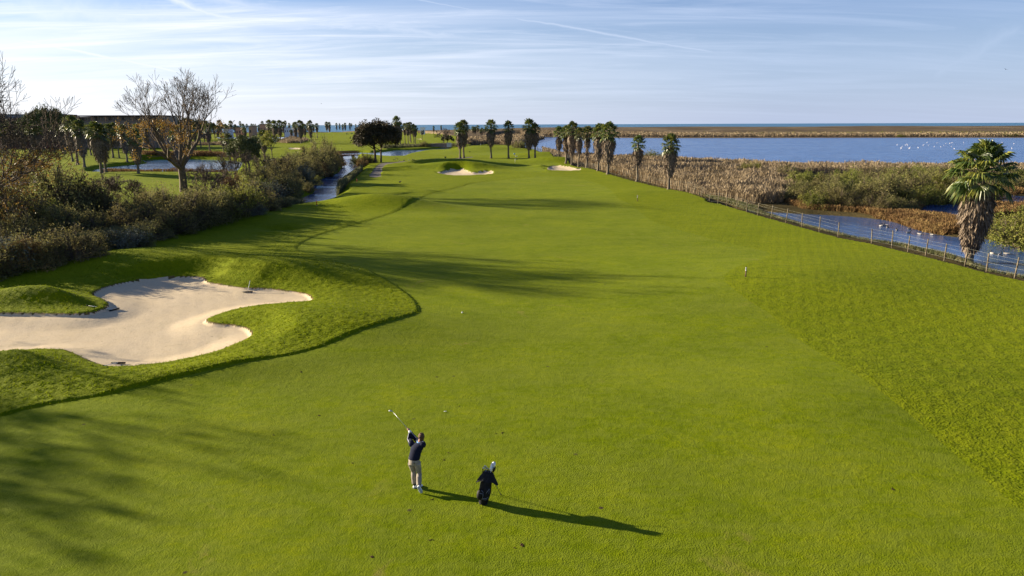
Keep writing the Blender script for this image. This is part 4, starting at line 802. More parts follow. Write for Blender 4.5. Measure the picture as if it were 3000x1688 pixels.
def remeshed(mb, name, mat, voxel, smooth=4):
    me = mb.mesh(name+'_raw', mat, True); o = bpy.data.objects.new('tmp', me); COL.objects.link(o)
    m = o.modifiers.new('r', 'REMESH'); m.mode = 'VOXEL'; m.voxel_size = voxel; m.use_smooth_shade = True
    if smooth: s = o.modifiers.new('s', 'SMOOTH'); s.factor = 0.5; s.iterations = smooth
    dg = bpy.context.evaluated_depsgraph_get(); out = bpy.data.meshes.new_from_object(o.evaluated_get(dg)); out.name = name
    bpy.data.objects.remove(o); out.materials.clear(); out.materials.append(mat); return out
BP = np.array([-2.77, 17.93, hz(-2.77, 17.93)]); gz = BP[2]
J = {k: V(*a)+np.array([0, 0, gz]) for k, a in dict(head=(1234,1281,18.07), neck=(1230,1296,18.04), ls=(1206,1299,18.13), rs=(1239,1301,17.97), chest=(1222,1312,18.03), waist=(1216,1332,17.99), hem=(1213,1341,17.98), pel=(1213.5,1350,17.97),
     hl=(1205,1354,18.03), hr=(1222,1354,17.93), kl=(1211.5,1381,18.09), kr=(1228,1386,18.00), al=(1214,1419,18.03), ar=(1227.5,1424,17.76), hands=(1199,1262,18.38), el=(1199,1287,18.37), er=(1218,1287,18.38), wr=(1202,1268,18.36)).items()}
L_ = {k: v-BP for k, v in J.items()}
def toe(p): return np.array([p[0], p[1], 0])
def body_mb(gr=0.0, what='all'):
    b = MB(); X = np.array([1, 0, 0.0]); Yv = np.array([0, 1.0, 0])
    sh = L_['rs']-L_['ls']; sh /= np.linalg.norm(sh); fw = np.cross([0, 0, 1.0], sh); fw /= np.linalg.norm(fw)      # chest turned to the left
    hx = L_['hr']-L_['hl']; hx[2] = 0; hx /= np.linalg.norm(hx); hf = np.cross([0, 0, 1.0], hx)
    if what in ('all', 'torso'):
        z = lambda a, t, c: a+(c-a)*t
        ch, wa, pe = L_['chest'], L_['waist'], L_['pel']; nk = L_['neck']
        b.loft([(pe+np.array([0, 0, -0.03]) if what == 'all' else L_['hem']+np.array([0, 0, -0.03]), 0.160+gr, 0.125+gr, hx, hf), (wa, 0.158+gr, 0.118+gr, (hx+sh)/2, (hf+fw)/2), (z(wa, .5, ch), 0.170+gr, 0.122+gr, sh, fw), (ch, 0.188+gr, 0.128+gr, sh, fw),
                (z(ch, .55, nk), 0.196+gr, 0.112+gr, sh, fw), (z(ch, .80, nk), 0.165+gr, 0.095+gr, sh, fw), (nk+np.array([0, 0, 0.0]), 0.075+gr, 0.070+gr, sh, fw)], seg=24)
        for s, e in (('ls', 'el'), ('rs', 'er')):
            b.ell(L_[s]+np.array([0, 0, -0.02]), 0.072+gr)
            b.tube([L_[s], (L_[s]*0.5+L_[e]*0.5), L_[e], L_[e]*0.5+L_['wr']*0.5, L_['wr']], [0.068+gr, 0.060+gr, 0.050+gr, 0.045+gr, 0.034+gr], 12)
    if what in ('all', 'legs'):
        pe = L_['pel']; b.loft([(pe+np.array([0, 0, -0.10]), 0.13+gr, 0.11+gr, hx, hf), (pe+np.array([0, 0, -0.02]), 0.162+gr, 0.128+gr, hx, hf), (L_['hem']+np.array([0, 0, 0.03]), 0.150+gr, 0.115+gr, hx, hf)], seg=20)
        for h_, k_, a_ in (('hl', 'kl', 'al'), ('hr', 'kr', 'ar')):
            up = L_[h_]+np.array([0, 0, -0.02]); kn = L_[k_]; an = L_[a_] + (np.array([0, 0, 0.02]) if what == 'legs' else 0); calf = kn*0.65+an*0.35+np.array([0, -0.012, 0])
            e_ = 0.018 if what == 'legs' else 0
            b.tube([up, up*0.5+kn*0.5, kn, calf, kn*0.3+an*0.7, an], [0.092+gr, 0.078+gr, 0.058+gr, 0.056+gr+e_*.6, 0.044+gr+e_, 0.040+gr+e_], 14)
    return b
gb = body_mb(0.0)
hc = L_['head']; nk = L_['neck']
look = np.array([-0.30, 0.93, 0.05]); look /= np.linalg.norm(look); sd = np.cross(look, [0, 0, 1.0]); sd /= np.linalg.norm(sd); upv = np.cross(sd, look)
gb.tube([nk+np.array([0, 0, -0.06]), nk*0.5+hc*0.5, hc+np.array([0, 0, -0.04])], [0.062, 0.056, 0.056], 12)
HR = np.stack([sd, look, upv], 1)
gb.ell(hc+upv*0.015, (0.074, 0.095, 0.108), rot=HR); gb.ell(hc+look*0.030-upv*0.055, (0.052, 0.055, 0.055), rot=HR)      # skull, jaw
gb.tube([hc+look*0.088+upv*0.015, hc+look*0.112-upv*0.020, hc+look*0.098-upv*0.030], [0.009, 0.015, 0.014], 8)           # nose
gb.tube([hc+look*0.086-upv*0.052-sd*0.022, hc+look*0.094-upv*0.050, hc+look*0.086-upv*0.052+sd*0.022], 0.008, 6)         # lips
for s in (-1, 1): gb.ell(hc+sd*s*0.076-look*0.004-upv*0.006, (0.009, 0.020, 0.031), rot=HR)                               # ears
# hands closed on the grip: palms, four fingers wrapped, thumb along the shaft
ch_ = V(1149, 1205, 18.9)+np.array([0, 0, gz])-BP; cd = ch_-L_['hands']; cd /= np.linalg.norm(cd)
g0 = L_['hands']; cs = np.cross(cd, [0, 0, 1.0]); cs /= np.linalg.norm(cs); cu_ = np.cross(cs, cd)
def hand(b, c, flip):
    pal = c+cs*0.022*flip-cu_*0.008; b.ell(pal, (0.018, 0.044, 0.038), rot=np.stack([cs, cd, cu_], 1)); b.tube([L_['wr'], pal], [0.030, 0.028], 10)
    for k in range(4):
        o_ = cd*(-0.030+0.020*k); r_ = (0.0095, 0.010, 0.0098, 0.0085)[k]; ln = (1.0, 1.08, 1.05, 0.85)[k]
        pts = [pal+o_+cu_*0.018, c+o_+cu_*0.030, c+o_-cs*0.024*flip+cu_*0.016*ln, c+o_-cs*0.022*flip-cu_*0.012*ln, c+o_-cs*0.004*flip-cu_*0.022*ln]
        b.tube(pts, [r_*1.1, r_*1.1, r_, r_*0.95, r_*0.8], 6)
    b.tube([pal-cu_*0.02-cd*0.02, c-cu_*0.020+cs*0.008*flip, c-cu_*0.018+cd*0.035], [0.013, 0.012, 0.009], 6)
hand(gb, g0+cd*0.045, 1)                # right hand, upper in the picture
gold = thing('person', 'golfer in navy sweater and stone trousers seen from behind, club held high', 'person', BP)
body = link('body', remeshed(gb, 'body', M_SKIN, 0.0075, 2), gold)
eyes = MB()
for s in (-1, 1): eyes.ell(hc+look*0.082+sd*s*0.031+upv*0.012, 0.011, 8, 6)
eyes.build('eyes', M_WHITE, gold)
hm = MB(); hm.ell(hc-look*0.014+upv*0.038, (0.090, 0.104, 0.100), rot=HR); hm.ell(hc-look*0.052-upv*0.020, (0.074, 0.058, 0.072), rot=HR)
rg_ = np.random.default_rng(4)
for d_ in rand_unit(rg_, 46):
    if d_[2] > -0.3 and (d_ @ look < 0.65 or d_[2] > 0.55): hm.ell(hc-look*0.018+upv*0.036+d_*np.array([0.082, 0.094, 0.092]), 0.020, 7, 5)
link('hair', remeshed(hm, 'hair', M_HAIR, 0.007, 1), gold)
gm = MB(); hand(gm, g0-cd*0.035, -1); link('glove', remeshed(gm, 'glove', M_WHITE, 0.006, 1), gold)
sw = body_mb(0.020, 'torso'); swo = link('sweater', remeshed(sw, 'sweater', M_NAVY, 0.009, 5), gold)
col_ = MB(); n0 = nk+np.array([0, 0, -0.005]); a_ = np.linspace(0, 2*np.pi, 17)
col_.tube([n0+sd*math.cos(t)*0.072+look*math.sin(t)*0.070+np.array([0, 0, 0.02]) for t in a_], 0.017, 7); col_.build('shirt_collar', M_BLUESH, gold)
for s, e in (('ls', 'el'), ('rs', 'er')):
    st = MB(); o1 = np.array([-0.045, -0.062, 0.035]) if s == 'ls' else np.array([0.02, -0.045, 0.075])
    st.tube([L_[s]+o1*1.25, L_[s]*0.5+L_[e]*0.5+o1*1.02, L_[e]+o1*0.92, L_['wr']+o1*0.66], 0.0075, 5); st.build('sleeve_stripe', M_STRIPE, swo)
tr = body_mb(0.014, 'legs'); tro = link('trousers', remeshed(tr, 'trousers', M_CHINO, 0.009, 4), gold)
bl = MB(); pz = L_['hem']+np.array([0, 0, 0.0]); hx_ = L_['hr']-L_['hl']; hx_[2] = 0; hx_ /= np.linalg.norm(hx_); hf_ = np.cross([0, 0, 1.0], hx_)
bl.tube([pz+hx_*math.cos(t)*0.160+hf_*math.sin(t)*0.125+np.array([0, 0, -0.03]) for t in np.linspace(0, 2*np.pi, 25)], 0.012, 6, flat=1.0); bl.build('belt', M_SOCK, gold)
pk = MB(); pk.box(L_['pel']+hx_*0.085-hf_*0.140+np.array([0, 0, 0.01]), (0.045, 0.004, 0.006), math.atan2(hx_[1], hx_[0])); pk.build('back_pocket', M_SOCK, tro)
def shoe(heel, toe_, pitch_axis_up, name='shoe'):
    """heel and toe points of the sole, and the up vector of the foot"""
    d = toe_-heel; ln = np.linalg.norm(d); d /= ln; u = np.array(pitch_axis_up, float); u -= d*(u @ d); u /= np.linalg.norm(u); s = np.cross(d, u)
    b = MB(); rings = []
    for t, w, h_ in ((0.0, .026, .030), (.06, .037, .062), (.22, .041, .075), (.40, .042, .066), (.58, .049, .048), (.78, .050, .036), (.93, .036, .026), (1.0, .014, .014)):
        rings.append((heel+d*ln*t+u*(h_*0.55+0.018), w, h_*0.62, s, u))
    b.loft(rings, seg=14); b.tube([heel+d*ln*.16+u*.07, heel+d*ln*.15+u*.115], [.040, .036], 12)
    so_ = MB(); rings = [(heel+d*ln*t+u*0.010, w, 0.014, s, u) for t, w in ((-0.01, .022), (.06, .040), (.25, .042), (.45, .039), (.62, .050), (.8, .053), (.94, .040), (1.01, .014))]
    so_.loft(rings, seg=12)
    o = b.build(name, M_WHITE, gold); so_.build('sole', M_SOLE, o); 
    lc = MB()
    for k in range(4): c = heel+d*ln*(.42+.09*k)+u*(.082-.012*k); lc.tube([c-s*.02, c+s*.02], 0.004, 4)
    lc.build('laces', M_STRIPE, o)
    sk = MB(); sk.tube([heel+d*ln*.16+u*.09, heel+d*ln*.15+u*.17], .043, 10); sk.build('sock', M_SOCK, gold)
z0_ = np.array([0, 0, 0.0])
shoe(np.array([-2.90, 17.985, gz])-BP, np.array([-2.64, 18.12, gz])-BP, (0, 0, 1))
shoe(np.array([-2.715, 17.64, gz+0.235])-BP, np.array([-2.615, 17.655, gz+0.012])-BP+np.array([0, 0.02, 0]), (0.15, 1.0, 0.35))
# ---- club held up
clubo = thing('golf_club', 'iron held up behind the golfer at the end of his swing, steel shaft', 'golf club', BP+g0)
b = MB(); b.tube([-cd*0.085, cd*0.17], [0.0135, 0.0105], 8); b.build('grip', M_BLACK, clubo)
b = MB(); b.tube([cd*0.16, ch_-g0], [0.0065, 0.0045], 7); b.build('shaft', M_STEEL, clubo)
b = MB(); e = ch_-g0; hd = np.array([-0.9, -0.1, 0.1]); hd /= np.linalg.norm(hd)
b.tube([e-cd*0.03, e+cd*0.01, e+hd*0.03+cd*0.012, e+hd*0.085+cd*0.02], [0.008, 0.014, 0.026, 0.030], 10, flat=0.45); b.build('club_head', M_STEEL, clubo)

# ---------------------------------------------------------------- the stand bag and what is in it
bp = np.array([-0.83, 17.12, hz(-0.83, 17.12)]); ax = V(1431, 1381, 17.32)-np.array([-0.83, 17.12, 0]); ax /= np.linalg.norm(ax)
bs = np.cross(ax, [0, 1.0, 0]); bs /= np.linalg.norm(bs); bf = np.cross(bs, ax)         # side (to the right) and front of the bag
if bs[0] < 0: bs, bf = -bs, -bf
bag = thing('golf_bag', 'black stand bag with grey trim standing on its legs behind the golfer', 'golf bag', bp)
P_ = lambda s, f, u: bs*s+bf*f+ax*u
b = MB(); b.loft([(P_(0, 0, 0.02), .10, .095, bs, bf), (P_(0, 0, 0.08), .125, .12, bs, bf), (P_(0.005, 0, 0.35), .165, .14, bs, bf), (P_(0, 0, 0.6), .15, .13, bs, bf), (P_(0, 0, 0.86), .125, .115, bs, bf)], seg=20); b.build('bag_body', M_BLACK, bag)
b = MB(); b.loft([(P_(0, 0, 0.855), .135, .125, bs, bf), (P_(0, 0, 0.91), .14, .13, bs, bf), (P_(0, 0, 0.912), .11, .10, bs, bf)], seg=20); b.build('rim', M_DARKGREY, bag)
b = MB(); b.loft([(P_(0, -.02, -0.005), .115, .105, bs, bf), (P_(0, -.02, 0.045), .13, .12, bs, bf)], seg=18); b.build('base', M_DARKGREY, bag)
b = MB(); b.tube([P_(-.09, -.12, .02), P_(-.03, -.14, .035), P_(.02, -.13, .005)], .028, 8, flat=.6); b.build('foot_pad', M_WHITE, bag)
fd = -1 if bf[1] > 0 else 1                                           # towards the camera
b = MB(); b.loft([(P_(-.12, fd*.08, .14), .05, .05, bs, bf), (P_(-.135, fd*.09, .20), .085, .085, bs, bf), (P_(-.135, fd*.09, .36), .088, .09, bs, bf), (P_(-.12, fd*.08, .42), .06, .06, bs, bf)], seg=14); pk1 = b.build('side_pocket', M_BLACK, bag)
b = MB(); b.tube([P_(-.205, fd*.13, .33), P_(-.14, fd*.182, .345), P_(-.07, fd*.17, .33)], .006, 5); b.tube([P_(-.06, fd*.155, .16), P_(-.045, fd*.165, .27), P_(-.06, fd*.16, .38), P_(-.11, fd*.15, .42)], .005, 5); b.build('zip', M_GREYTRIM, pk1)
b = MB(); b.loft([(P_(.02, fd*.08, .12), .06, .05, bs, bf), (P_(.03, fd*.085, .18), .105, .075, bs, bf), (P_(.03, fd*.08, .50), .10, .07, bs, bf), (P_(.02, fd*.07, .56), .06, .05, bs, bf)], seg=14); pk2 = b.build('front_pocket', M_BLACK, bag)
b = MB(); b.tube([P_(-.05, fd*.15, .20), P_(.04, fd*.165, .215), P_(.12, fd*.125, .26)], .006, 5); b.tube([P_(-.04, fd*.15, .17), P_(.05, fd*.163, .18), P_(.125, fd*.12, .22)], .004, 5); b.tube([P_(.03, fd*.16, .36), P_(.07, fd*.15, .44), P_(.11, fd*.125, .49)], .006, 5)
for k in range(4): b.tube([P_(.09+.008*k, fd*.135-fd*.004*k, .36+.03*k), P_(.115, fd*.12, .37+.03*k)], .006, 4)
b.build('trim', M_GREYTRIM, pk2)
b = MB(); b.tube([P_(-.10, fd*.10, .82), P_(-.17, fd*.14, .62), P_(-.17, fd*.15, .45), P_(-.14, fd*.14, .40)], .012, 6); b.build('strap', M_BLACK, bag)
lg0 = G(1468, 1451)-bp
for k, ft in enumerate((lg0+np.array([0, 0, 0.01]), np.array([0.02, 0.62, 0.01]))):
    b = MB(); b.tube([P_(.09 if k == 0 else 0.0, -fd*.09, .80), P_(.10 if k == 0 else 0.0, -fd*.12, .78), ft], [.012, .010, .008], 7); lg = b.build('leg', M_STEEL, bag)
    b = MB(); b.ell(ft+np.array([0, 0, .008]), (.018, .018, .02), 8, 6); b.build('rubber_foot', M_BLACK, lg)
# rain hood hanging open round the rim
rngh = np.random.default_rng(8); seg = 36; a = np.linspace(0, 2*np.pi, seg, endpoint=False); vs = []
hang = 0.5+0.5*np.cos(a*2)*0.9; 
for t in np.linspace(0, 1, 9):
    fold = 1+0.10*t*np.sin(a*5+1.0)+0.07*t*np.sin(a*9+2)
    wr_ = (.128+.165*t*(0.55+0.45*np.abs(np.cos(a))))*fold; wf = (.118+.075*t)*fold; drop = t*(0.27+0.035*np.cos(a*2)+0.02*np.sin(a*5))
    vs.append(P_(0, 0, .93)[None]+np.outer(np.cos(a)*wr_, bs)+np.outer(np.sin(a)*wf, bf)-np.outer(drop, ax)-np.outer(np.abs(np.cos(a))*t*0.02, [0, 0, 1.0]))
Vh = np.concatenate(vs); qh = [(i*seg+k, i*seg+(k+1) % seg, (i+1)*seg+(k+1) % seg, (i+1)*seg+k) for i in range(8) for k in range(seg)]
Vi = Vh-np.tile([0, 0, 0.008], (len(Vh), 1)); mb = MB(); mb.put(Vh, qh); mb.put(Vi, [tuple(reversed(q_)) for q_ in qh]); mb.build('rain_hood', M_DARKGREY, bag)
# clubs in the bag: each its own thing
def bag_club(s, f, u, kind, label, tilt=(0, 0)):
    base = bp+P_(s, f, 0.10); c = thing('golf_club', label, 'golf club', base, 0, 'clubs standing in the bag')
    d = ax*1.0+bs*tilt[0]+bf*tilt[1]; d /= np.linalg.norm(d); L = u-0.10
    b = MB(); b.tube([d*0.0, d*L], [.006, .0045], 6); b.build('shaft', M_STEEL, c)
    if kind == 'driver':
        b = MB(); b.tube([d*(L-.19), d*(L-.12), d*(L-.03)+bs*.02, d*(L+.05)+bs*.04, d*(L+.085)+bs*.05], [.028, .045, .062, .058, .025], 14); hcv = b.build('head_cover', M_WHITE, c)
        b = MB(); b.tube([d*(L-.12)+bs*.03+bf*fd*.04, d*(L-.06)+bs*.05+bf*fd*.045, d*(L+.0)+bs*.02+bf*fd*.058, d*(L+.05)+bf*fd*.045], .009, 6); b.build('cover_stripe', M_BLACK, hcv)
        b = MB(); b.ell(d*(L-.055)+bs*.0+bf*fd*.062+bs*.015, (.018, .006, .022), 10, 6); b.build('cover_badge', M_BLUESH, hcv)
    elif kind == 'wood':
        b = MB(); b.tube([d*(L-.1), d*(L-.03), d*(L+.04), d*(L+.06)], [.024, .04, .042, .02], 12); b.build('head_cover', M_BLACK, c)
    elif kind == 'grip_up':
        b = MB(); b.tube([d*(L-.16), d*L], [.012, .013], 8); b.build('grip', M_BLACK, c)
    else:
        b = MB(); b.tube([d*(L-.03), d*L, d*(L+.01)-bs*.03, d*(L+.025)-bs*.07], [.008, .012, .024, .026], 9, flat=.5); b.build('club_head', M_STEEL, c)
bag_club(.03, .02, 1.14, 'driver', 'driver under a white head cover with black swirl, tallest in the bag', (.04, .02))
bag_club(-.04, -.03, 1.03, 'iron', 'iron with its bare steel head showing left of the white cover', (-.03, 0))
bag_club(-.055, .03, 1.00, 'iron', 'iron head close behind the leftmost steel head in the bag', (-.05, .02))
bag_club(.0, -.05, .97, 'iron', 'low steel iron head in the front middle of the bag', (.0, -.02))
bag_club(.05, -.04, .96, 'iron', 'low pale iron head at the front right of the bag', (.05, -.02))
bag_club(.075, .0, 1.03, 'wood', 'club under a narrow black head cover at the right of the bag', (.07, 0))
bag_club(-.10, 0, 1.02, 'grip_up', 'thin black-gripped club standing out at the left of the bag', (-.07, 0))
c = thing('alignment_stick', 'thin yellow alignment stick standing at the right of the golf clubs', 'alignment stick', bp+P_(.06, .03, .1)); b = MB(); b.tube([(0, 0, 0), ax*1.13+bs*.07], .005, 6); b.build('rod', plain('yellow_paint', (.8, .5, .02), .5), c); b = MB(); b.ell(ax*1.13+bs*.07, .007, 6, 5); b.build('tip_cap', M_BLACK, c)

# ---------------------------------------------------------------- stakes, markers, rakes, ball, tee
M_RED = plain('red_paint', (.45, .012, .015), .5); M_WPAINT = plain('white_paint', (.75, .75, .73), .6); M_BROWNP = plain('brown_post', (.10, .06, .035), .8); M_WOOD = plain('weathered_wood', (.17, .14, .095), .9, .1, var=.3, scale=5, bump=.006, bscale=20); M_TEAL = plain('tube_green', (.16, .22, .19), .7)
def stake(px, by, ty, lab, tilt=0.12):
    p = GT(px, by); hh = V(px, ty, p[1])[2]-p[2]; t = thing('hazard_stake', lab, 'stake', p, 0, 'red hazard stakes'); b = MB(); b.tube([(0, 0, -.1), (-tilt*hh, 0, hh*.96), (-tilt*hh, 0, hh)], [.045, .045, .03], 8); b.build('post', M_RED, t)
    b = MB(); b.tube([(0, 0, -.02), (0, 0, .02)], [.10, .08], 10); b.build('ground_socket', M_SOLE, t)
stake(178, 778, 747, 'red hazard stake before the dark shrubs, nearest the bunker', .08); stake(929, 602, 587, 'red hazard stake at the creek end beside the water', .1); stake(1046, 533, 524, 'small red hazard stake beside the far creek below the path', .02)
def marker(px, by, ty, lab):
    p = GT(px, by); hh = V(px, ty, p[1])[2]-p[2]; t = thing('distance_marker', lab, 'marker post', p, 0, 'striped distance markers'); b = MB(); b.tube([(0, 0, -.1), (0, 0, hh*.62)], .042, 10); b.build('post', M_BROWNP, t)
    for k in range(6): b = MB(); b.tube([(0, 0, hh*(.62+.0633*k)), (0, 0, hh*(.62+.0633*(k+1)))], .045, 10); b.build('white_band' if k % 2 == 0 else 'black_band', M_WPAINT if k % 2 == 0 else M_BLACK, t)
marker(2184, 813, 782, 'black and white banded post on a brown stem, in the right rough edge'); marker(1867, 590, 572, 'smaller banded post far off at the right fairway edge')
def rake(hx, hy, tx, ty_, ha, lab, lift=None):
    """head at one pixel, handle end at another"""
    h0_ = GT(hx, hy); e_ = (GT(tx, ty_) if lift is None else np.array(lift)); t = thing('bunker_rake', lab, 'rake', h0_+np.array([0, 0, .03])); d = e_-h0_+np.array([0, 0, .03])
    b = MB(); b.tube([(0, 0, .02), d*.97], .013, 7); b.build('handle', M_WPAINT, t); b = MB(); b.tube([d*.95, d*1.02], .019, 7); b.build('handle_grip', M_BLACK, t)
    b = MB(); b.box((0, 0, 0.02), (.32, .035, .03), ha); 
    for k in range(15): o_ = -.3+.043*k; b.box((o_*math.cos(ha), o_*math.sin(ha), -.035), (.008, .008, .04), ha, .6)
    b.build('rake_head', M_BLACK, t)
r1 = GT(726, 857); rt = V(733, 824, r1[1]+.6); rake(726, 857, 0, 0, 0.0, 'rake leaning upright against the mound behind the bunker', rt)
rake(335, 909, 255, 898, 1.2, 'rake lying across the left grass tongue into the sand'); rake(347, 1065, 303, 1077, -.05, 'rake lying at the front lip of the near bunker')
for hx, hy, lab in [(1290,507,'dark rake lying at the left end of the far green bunker'),(1437,505,'dark rake lying at the right end of the far green bunker'),(1690,495,'dark rake lying in the bunker beside the fence palms')]: rake(hx, hy, hx+7, hy-.4, .3, lab)
p = GT(1354, 918); t = thing('golf_ball', 'white golf ball lying on the fairway right of the rough edge', 'golf ball', p+[0, 0, .04]); b = MB(); b.ell((0, 0, 0), .045, 14, 10); b.build('ball', M_WHITE, t)
p = GT(1304, 1207); t = thing('paper_scrap', 'small white scrap lying flat on the fairway ahead of the golfer', 'paper', p+[0, 0, .02], .3); b = MB(); b.loft([((-.05, 0, 0), .01, .008, (0, 1, 0), (0, 0, 1)), ((0, 0, .006), .022, .008, (0, 1, 0), (0, 0, 1)), ((.06, 0, 0), .014, .006, (0, 1, 0), (0, 0, 1))], seg=8); b.build('scrap', M_WPAINT, t)
M_SOIL = plain('divot_soil', (.05, .03, .015), .95, .05)
for i, (x, y, s) in enumerate([(1532,1597,.10),(1091,1632,.09),(1510,1606,.05),(1266,1464,.05),(1033,1357,.05),(800,1275,.05),(936,1218,.07),(1471,1268,.07),(1453,1270,.04),(1312,1326,.04),(2616,1432,.08),(1301,1348,.05),(2080,795,.08),(1280,1105,.06),(1257,1582,.06),(880,1090,.08),(1345,1190,.04)]):
    p = GT(x, y); rg2 = np.random.default_rng(i); b = MB()
    for k in range(5): c = rg2.normal(0, s*.55, 3); b.ell((c[0]*1.2, c[1]*.6, 0.0), (s*rg2.uniform(.25, .55), s*rg2.uniform(.15, .35), .012), 9, 5)
    t = thing('divot', f'{ordw[i]} of the small dark divots scattered over the fairway, counted nearest first' if False else f'small dark divot in the fairway turf, {"near the golfer and bag" if y > 1180 else "far ahead of the golfer"}', 'divot', p, rg2.uniform(0, 3), 'divots in the fairway'+(' near' if y > 1180 else ' far')); b.build('torn_turf', M_SOIL, t)

# ---------------------------------------------------------------- fences
M_WIRE = plain('fence_wire', (.26, .27, .23), .6, .3, .0); 
FENCE_PX = [(1545,436),(1562,442),(1580,449),(1598,456),(1618,463),(1640,470),(1665,479),(1690,486),(1712,491),(1733,495),(1755,502),(1777,510),(1797,516),(1817,522),(1838,529),(1858,534),(1878,539),(1898,544),(1918,550),(1940,556),(1962,562),(1985,568),(2010,574)]
def add_fence():
    t = thing('wire_fence', 'long post and wire fence between the course and the lagoon marsh', 'fence', (0, 0, 0)); rgf = random.Random(3)
    pts = [G(x, y, -.25)[:2] for x, y in FENCE_PX]
    far = G(2010, 574, -.25)[:2]; near = [G(2230, 642, -.3)[:2], G(2459, 702, -.3)[:2], G(2588, 716, -.3)[:2], G(2897, 803, -.25)[:2], G(2975, 822, -.25)[:2], G(3400, 938, -.25)[:2]]
    line = [np.array(p) for p in pts]+near; out = []; carry = 0.0
    for a_, b_ in zip(line[:-1], line[1:]):
        L = np.linalg.norm(b_-a_); s = carry
        step = 3.05 if a_[1] > 75 else 2.25
        while s < L: out.append(a_+(b_-a_)*s/L); s += step
        carry = s-L
    tops = []
    for i, p in enumerate(out[:100]):
        z = hz(p[0], p[1]); hh = rgf.uniform(1.4, 1.6); lx, ly = rgf.uniform(-.12, .12), rgf.uniform(-.1, .1); b = MB(); b.tube([(p[0], p[1], z-.4), (p[0]+lx, p[1]+ly, z+hh)], [.052, .047], 7); b.build('post', M_WOOD, t); tops.append(np.array([p[0]+lx, p[1]+ly, z]))
    w_ = MB()
    for hh in (.35, .75, 1.1, 1.38): w_.tube([q_+np.array([0, 0, hh+rgf.uniform(-.03, .03)]) for q_ in tops], .0032, 3, cap=False)
    for a_, b_ in zip(tops[:50], tops[1:51]):
        for k in range(1, 16): q_ = a_+(b_-a_)*k/16; w_.tube([q_+[0, 0, .1], q_+[0, 0, 1.36]], .003, 3, cap=False)
    w_.build('wire', M_WIRE, t, False)
add_fence()
t = thing('rail_fence', 'wooden rail fence beside the path seen through the left-edge tree', 'fence', (0, 0, 0)); pts = [GT(x, y) for x, y in ((66,484),(80,486),(95,489),(108,492),(120,488))]
for p in pts: b = MB(); b.tube([p-[0, 0, .2], p+[0, 0, 1.3]], .09, 6); b.build('post', M_WOOD, t)
for hh in (.5, .9, 1.25): b = MB(); b.tube([p+[0, 0, hh] for p in pts], .06, 5); b.build('rail', M_WOOD, t)

# ---------------------------------------------------------------- footbridge, culvert, buildings
M_RUST = plain('bridge_timber', (.20, .11, .07), .85, .1, var=.25, scale=3); M_STONE = plain('culvert_stone', (.27, .22, .17), .9, .1, var=.25, scale=2, bump=.03, bscale=5)
def box_between(a_, b_, wid, z0, z1, mat, name, parent, b=None):
    a_, b_ = np.array(a_, float), np.array(b_, float); d = b_-a_; L = np.hypot(d[0], d[1]); mb = MB(); mb.box(((a_[0]+b_[0])/2, (a_[1]+b_[1])/2, (z0+z1)/2), (L/2, wid/2, (z1-z0)/2), math.atan2(d[1], d[0])); return mb.build(name, mat, parent, False)
A = G(986, 456)[:2]; B = G(1050, 456)[:2]; t = thing('footbridge', 'rust-brown timber footbridge over the creek by the dark tree', 'bridge', (0, 0, 0))
box_between(A, B, 2.6, .05, .35, M_RUST, 'deck', t)
for s in (-1.25, 1.25):
    o_ = np.array([0, s])
    for hh in (.75, 1.05, 1.4): box_between(A+o_, B+o_, .08, hh, hh+.1, M_RUST, 'rail', t)
    for k in range(8): q_ = A+o_+(B-A)*k/7; b = MB(); b.box((q_[0], q_[1], .5), (.07, .07, 1.0)); b.build('post', M_RUST, t, False)
for k in (0.25, .75): q_ = A+(B-A)*k; b = MB(); b.box((q_[0], q_[1], -.8), (.15, 1.2, .85)); b.build('pier', M_RUST, t, False)
A = G(1262, 430)[:2]; B = G(1325, 430)[:2]; t = thing('stone_culvert', 'low stone culvert wall at the far end of the green pond', 'wall', (0, 0, 0))
box_between(A, B, 1.0, -.6, 1.3, M_STONE, 'wall', t); box_between(A-[.3, 0], B+[.3, 0], 1.3, 1.3, 1.5, M_STONE, 'coping', t)
q_ = G(1316, 430.5)[:2]; b = MB(); b.box((q_[0], q_[1]-.6, .9), (1.1, .15, 1.0)); b.build('sign_panel', plain('pale_panel', (.55, .5, .38), .7), t, False)

M_BRICK = ground_mat('brick_red', [(.35, (.16, .07, .06)), (.65, (.24, .11, .09))], .4, .01, 3, .01, 12); M_BLUEW = plain('grey_blue_cladding', (.17, .22, .30), .6, .3, var=.15, scale=.3); M_GLASS = plain('window_glass', (.03, .045, .07), .15, .6); M_ROOFD = plain('dark_roof', (.07, .06, .065), .8)
M_CREAM = plain('cream_render', (.27, .22, .19), .85, .1, scale=.5); M_ORANGE = plain('ochre_render', (.48, .30, .19), .85, .1, scale=.5); M_PALEG = plain('pale_wall', (.6, .6, .6), .8)
HY = 330.0
def hx_at(px): return V(px, 380, HY)[0]
def hz_at(py, px=200): return V(px, py, HY)[2]
t = thing('hotel', 'long flat-roofed brick and grey hotel behind the trees at the far left', 'building', (0, 0, 0))
def hb(x0, x1, y0, y1, mat, name, dy=0.0, dep=8.0, par=None):
    a_, b_ = hx_at(x0), hx_at(x1); z1, z0 = hz_at(y0), hz_at(y1) if y1 else -1; m_ = MB(); m_.box(((a_+b_)/2, HY+dy+dep, (z0+z1)/2), ((b_-a_)/2, dep, (z1-z0)/2)); return m_.build(name, mat, par or t, False)
hb(-160, 139, 335.5, None, M_BRICK, 'wall', 0.0); hb(139, 176, 335, None, M_BRICK, 'stair_tower', -1.2); wg = hb(172, 236, 343, None, M_CREAM, 'wall', -.6, 7); hb(228, 472, 342.5, None, M_CREAM, 'wall', 1.2)
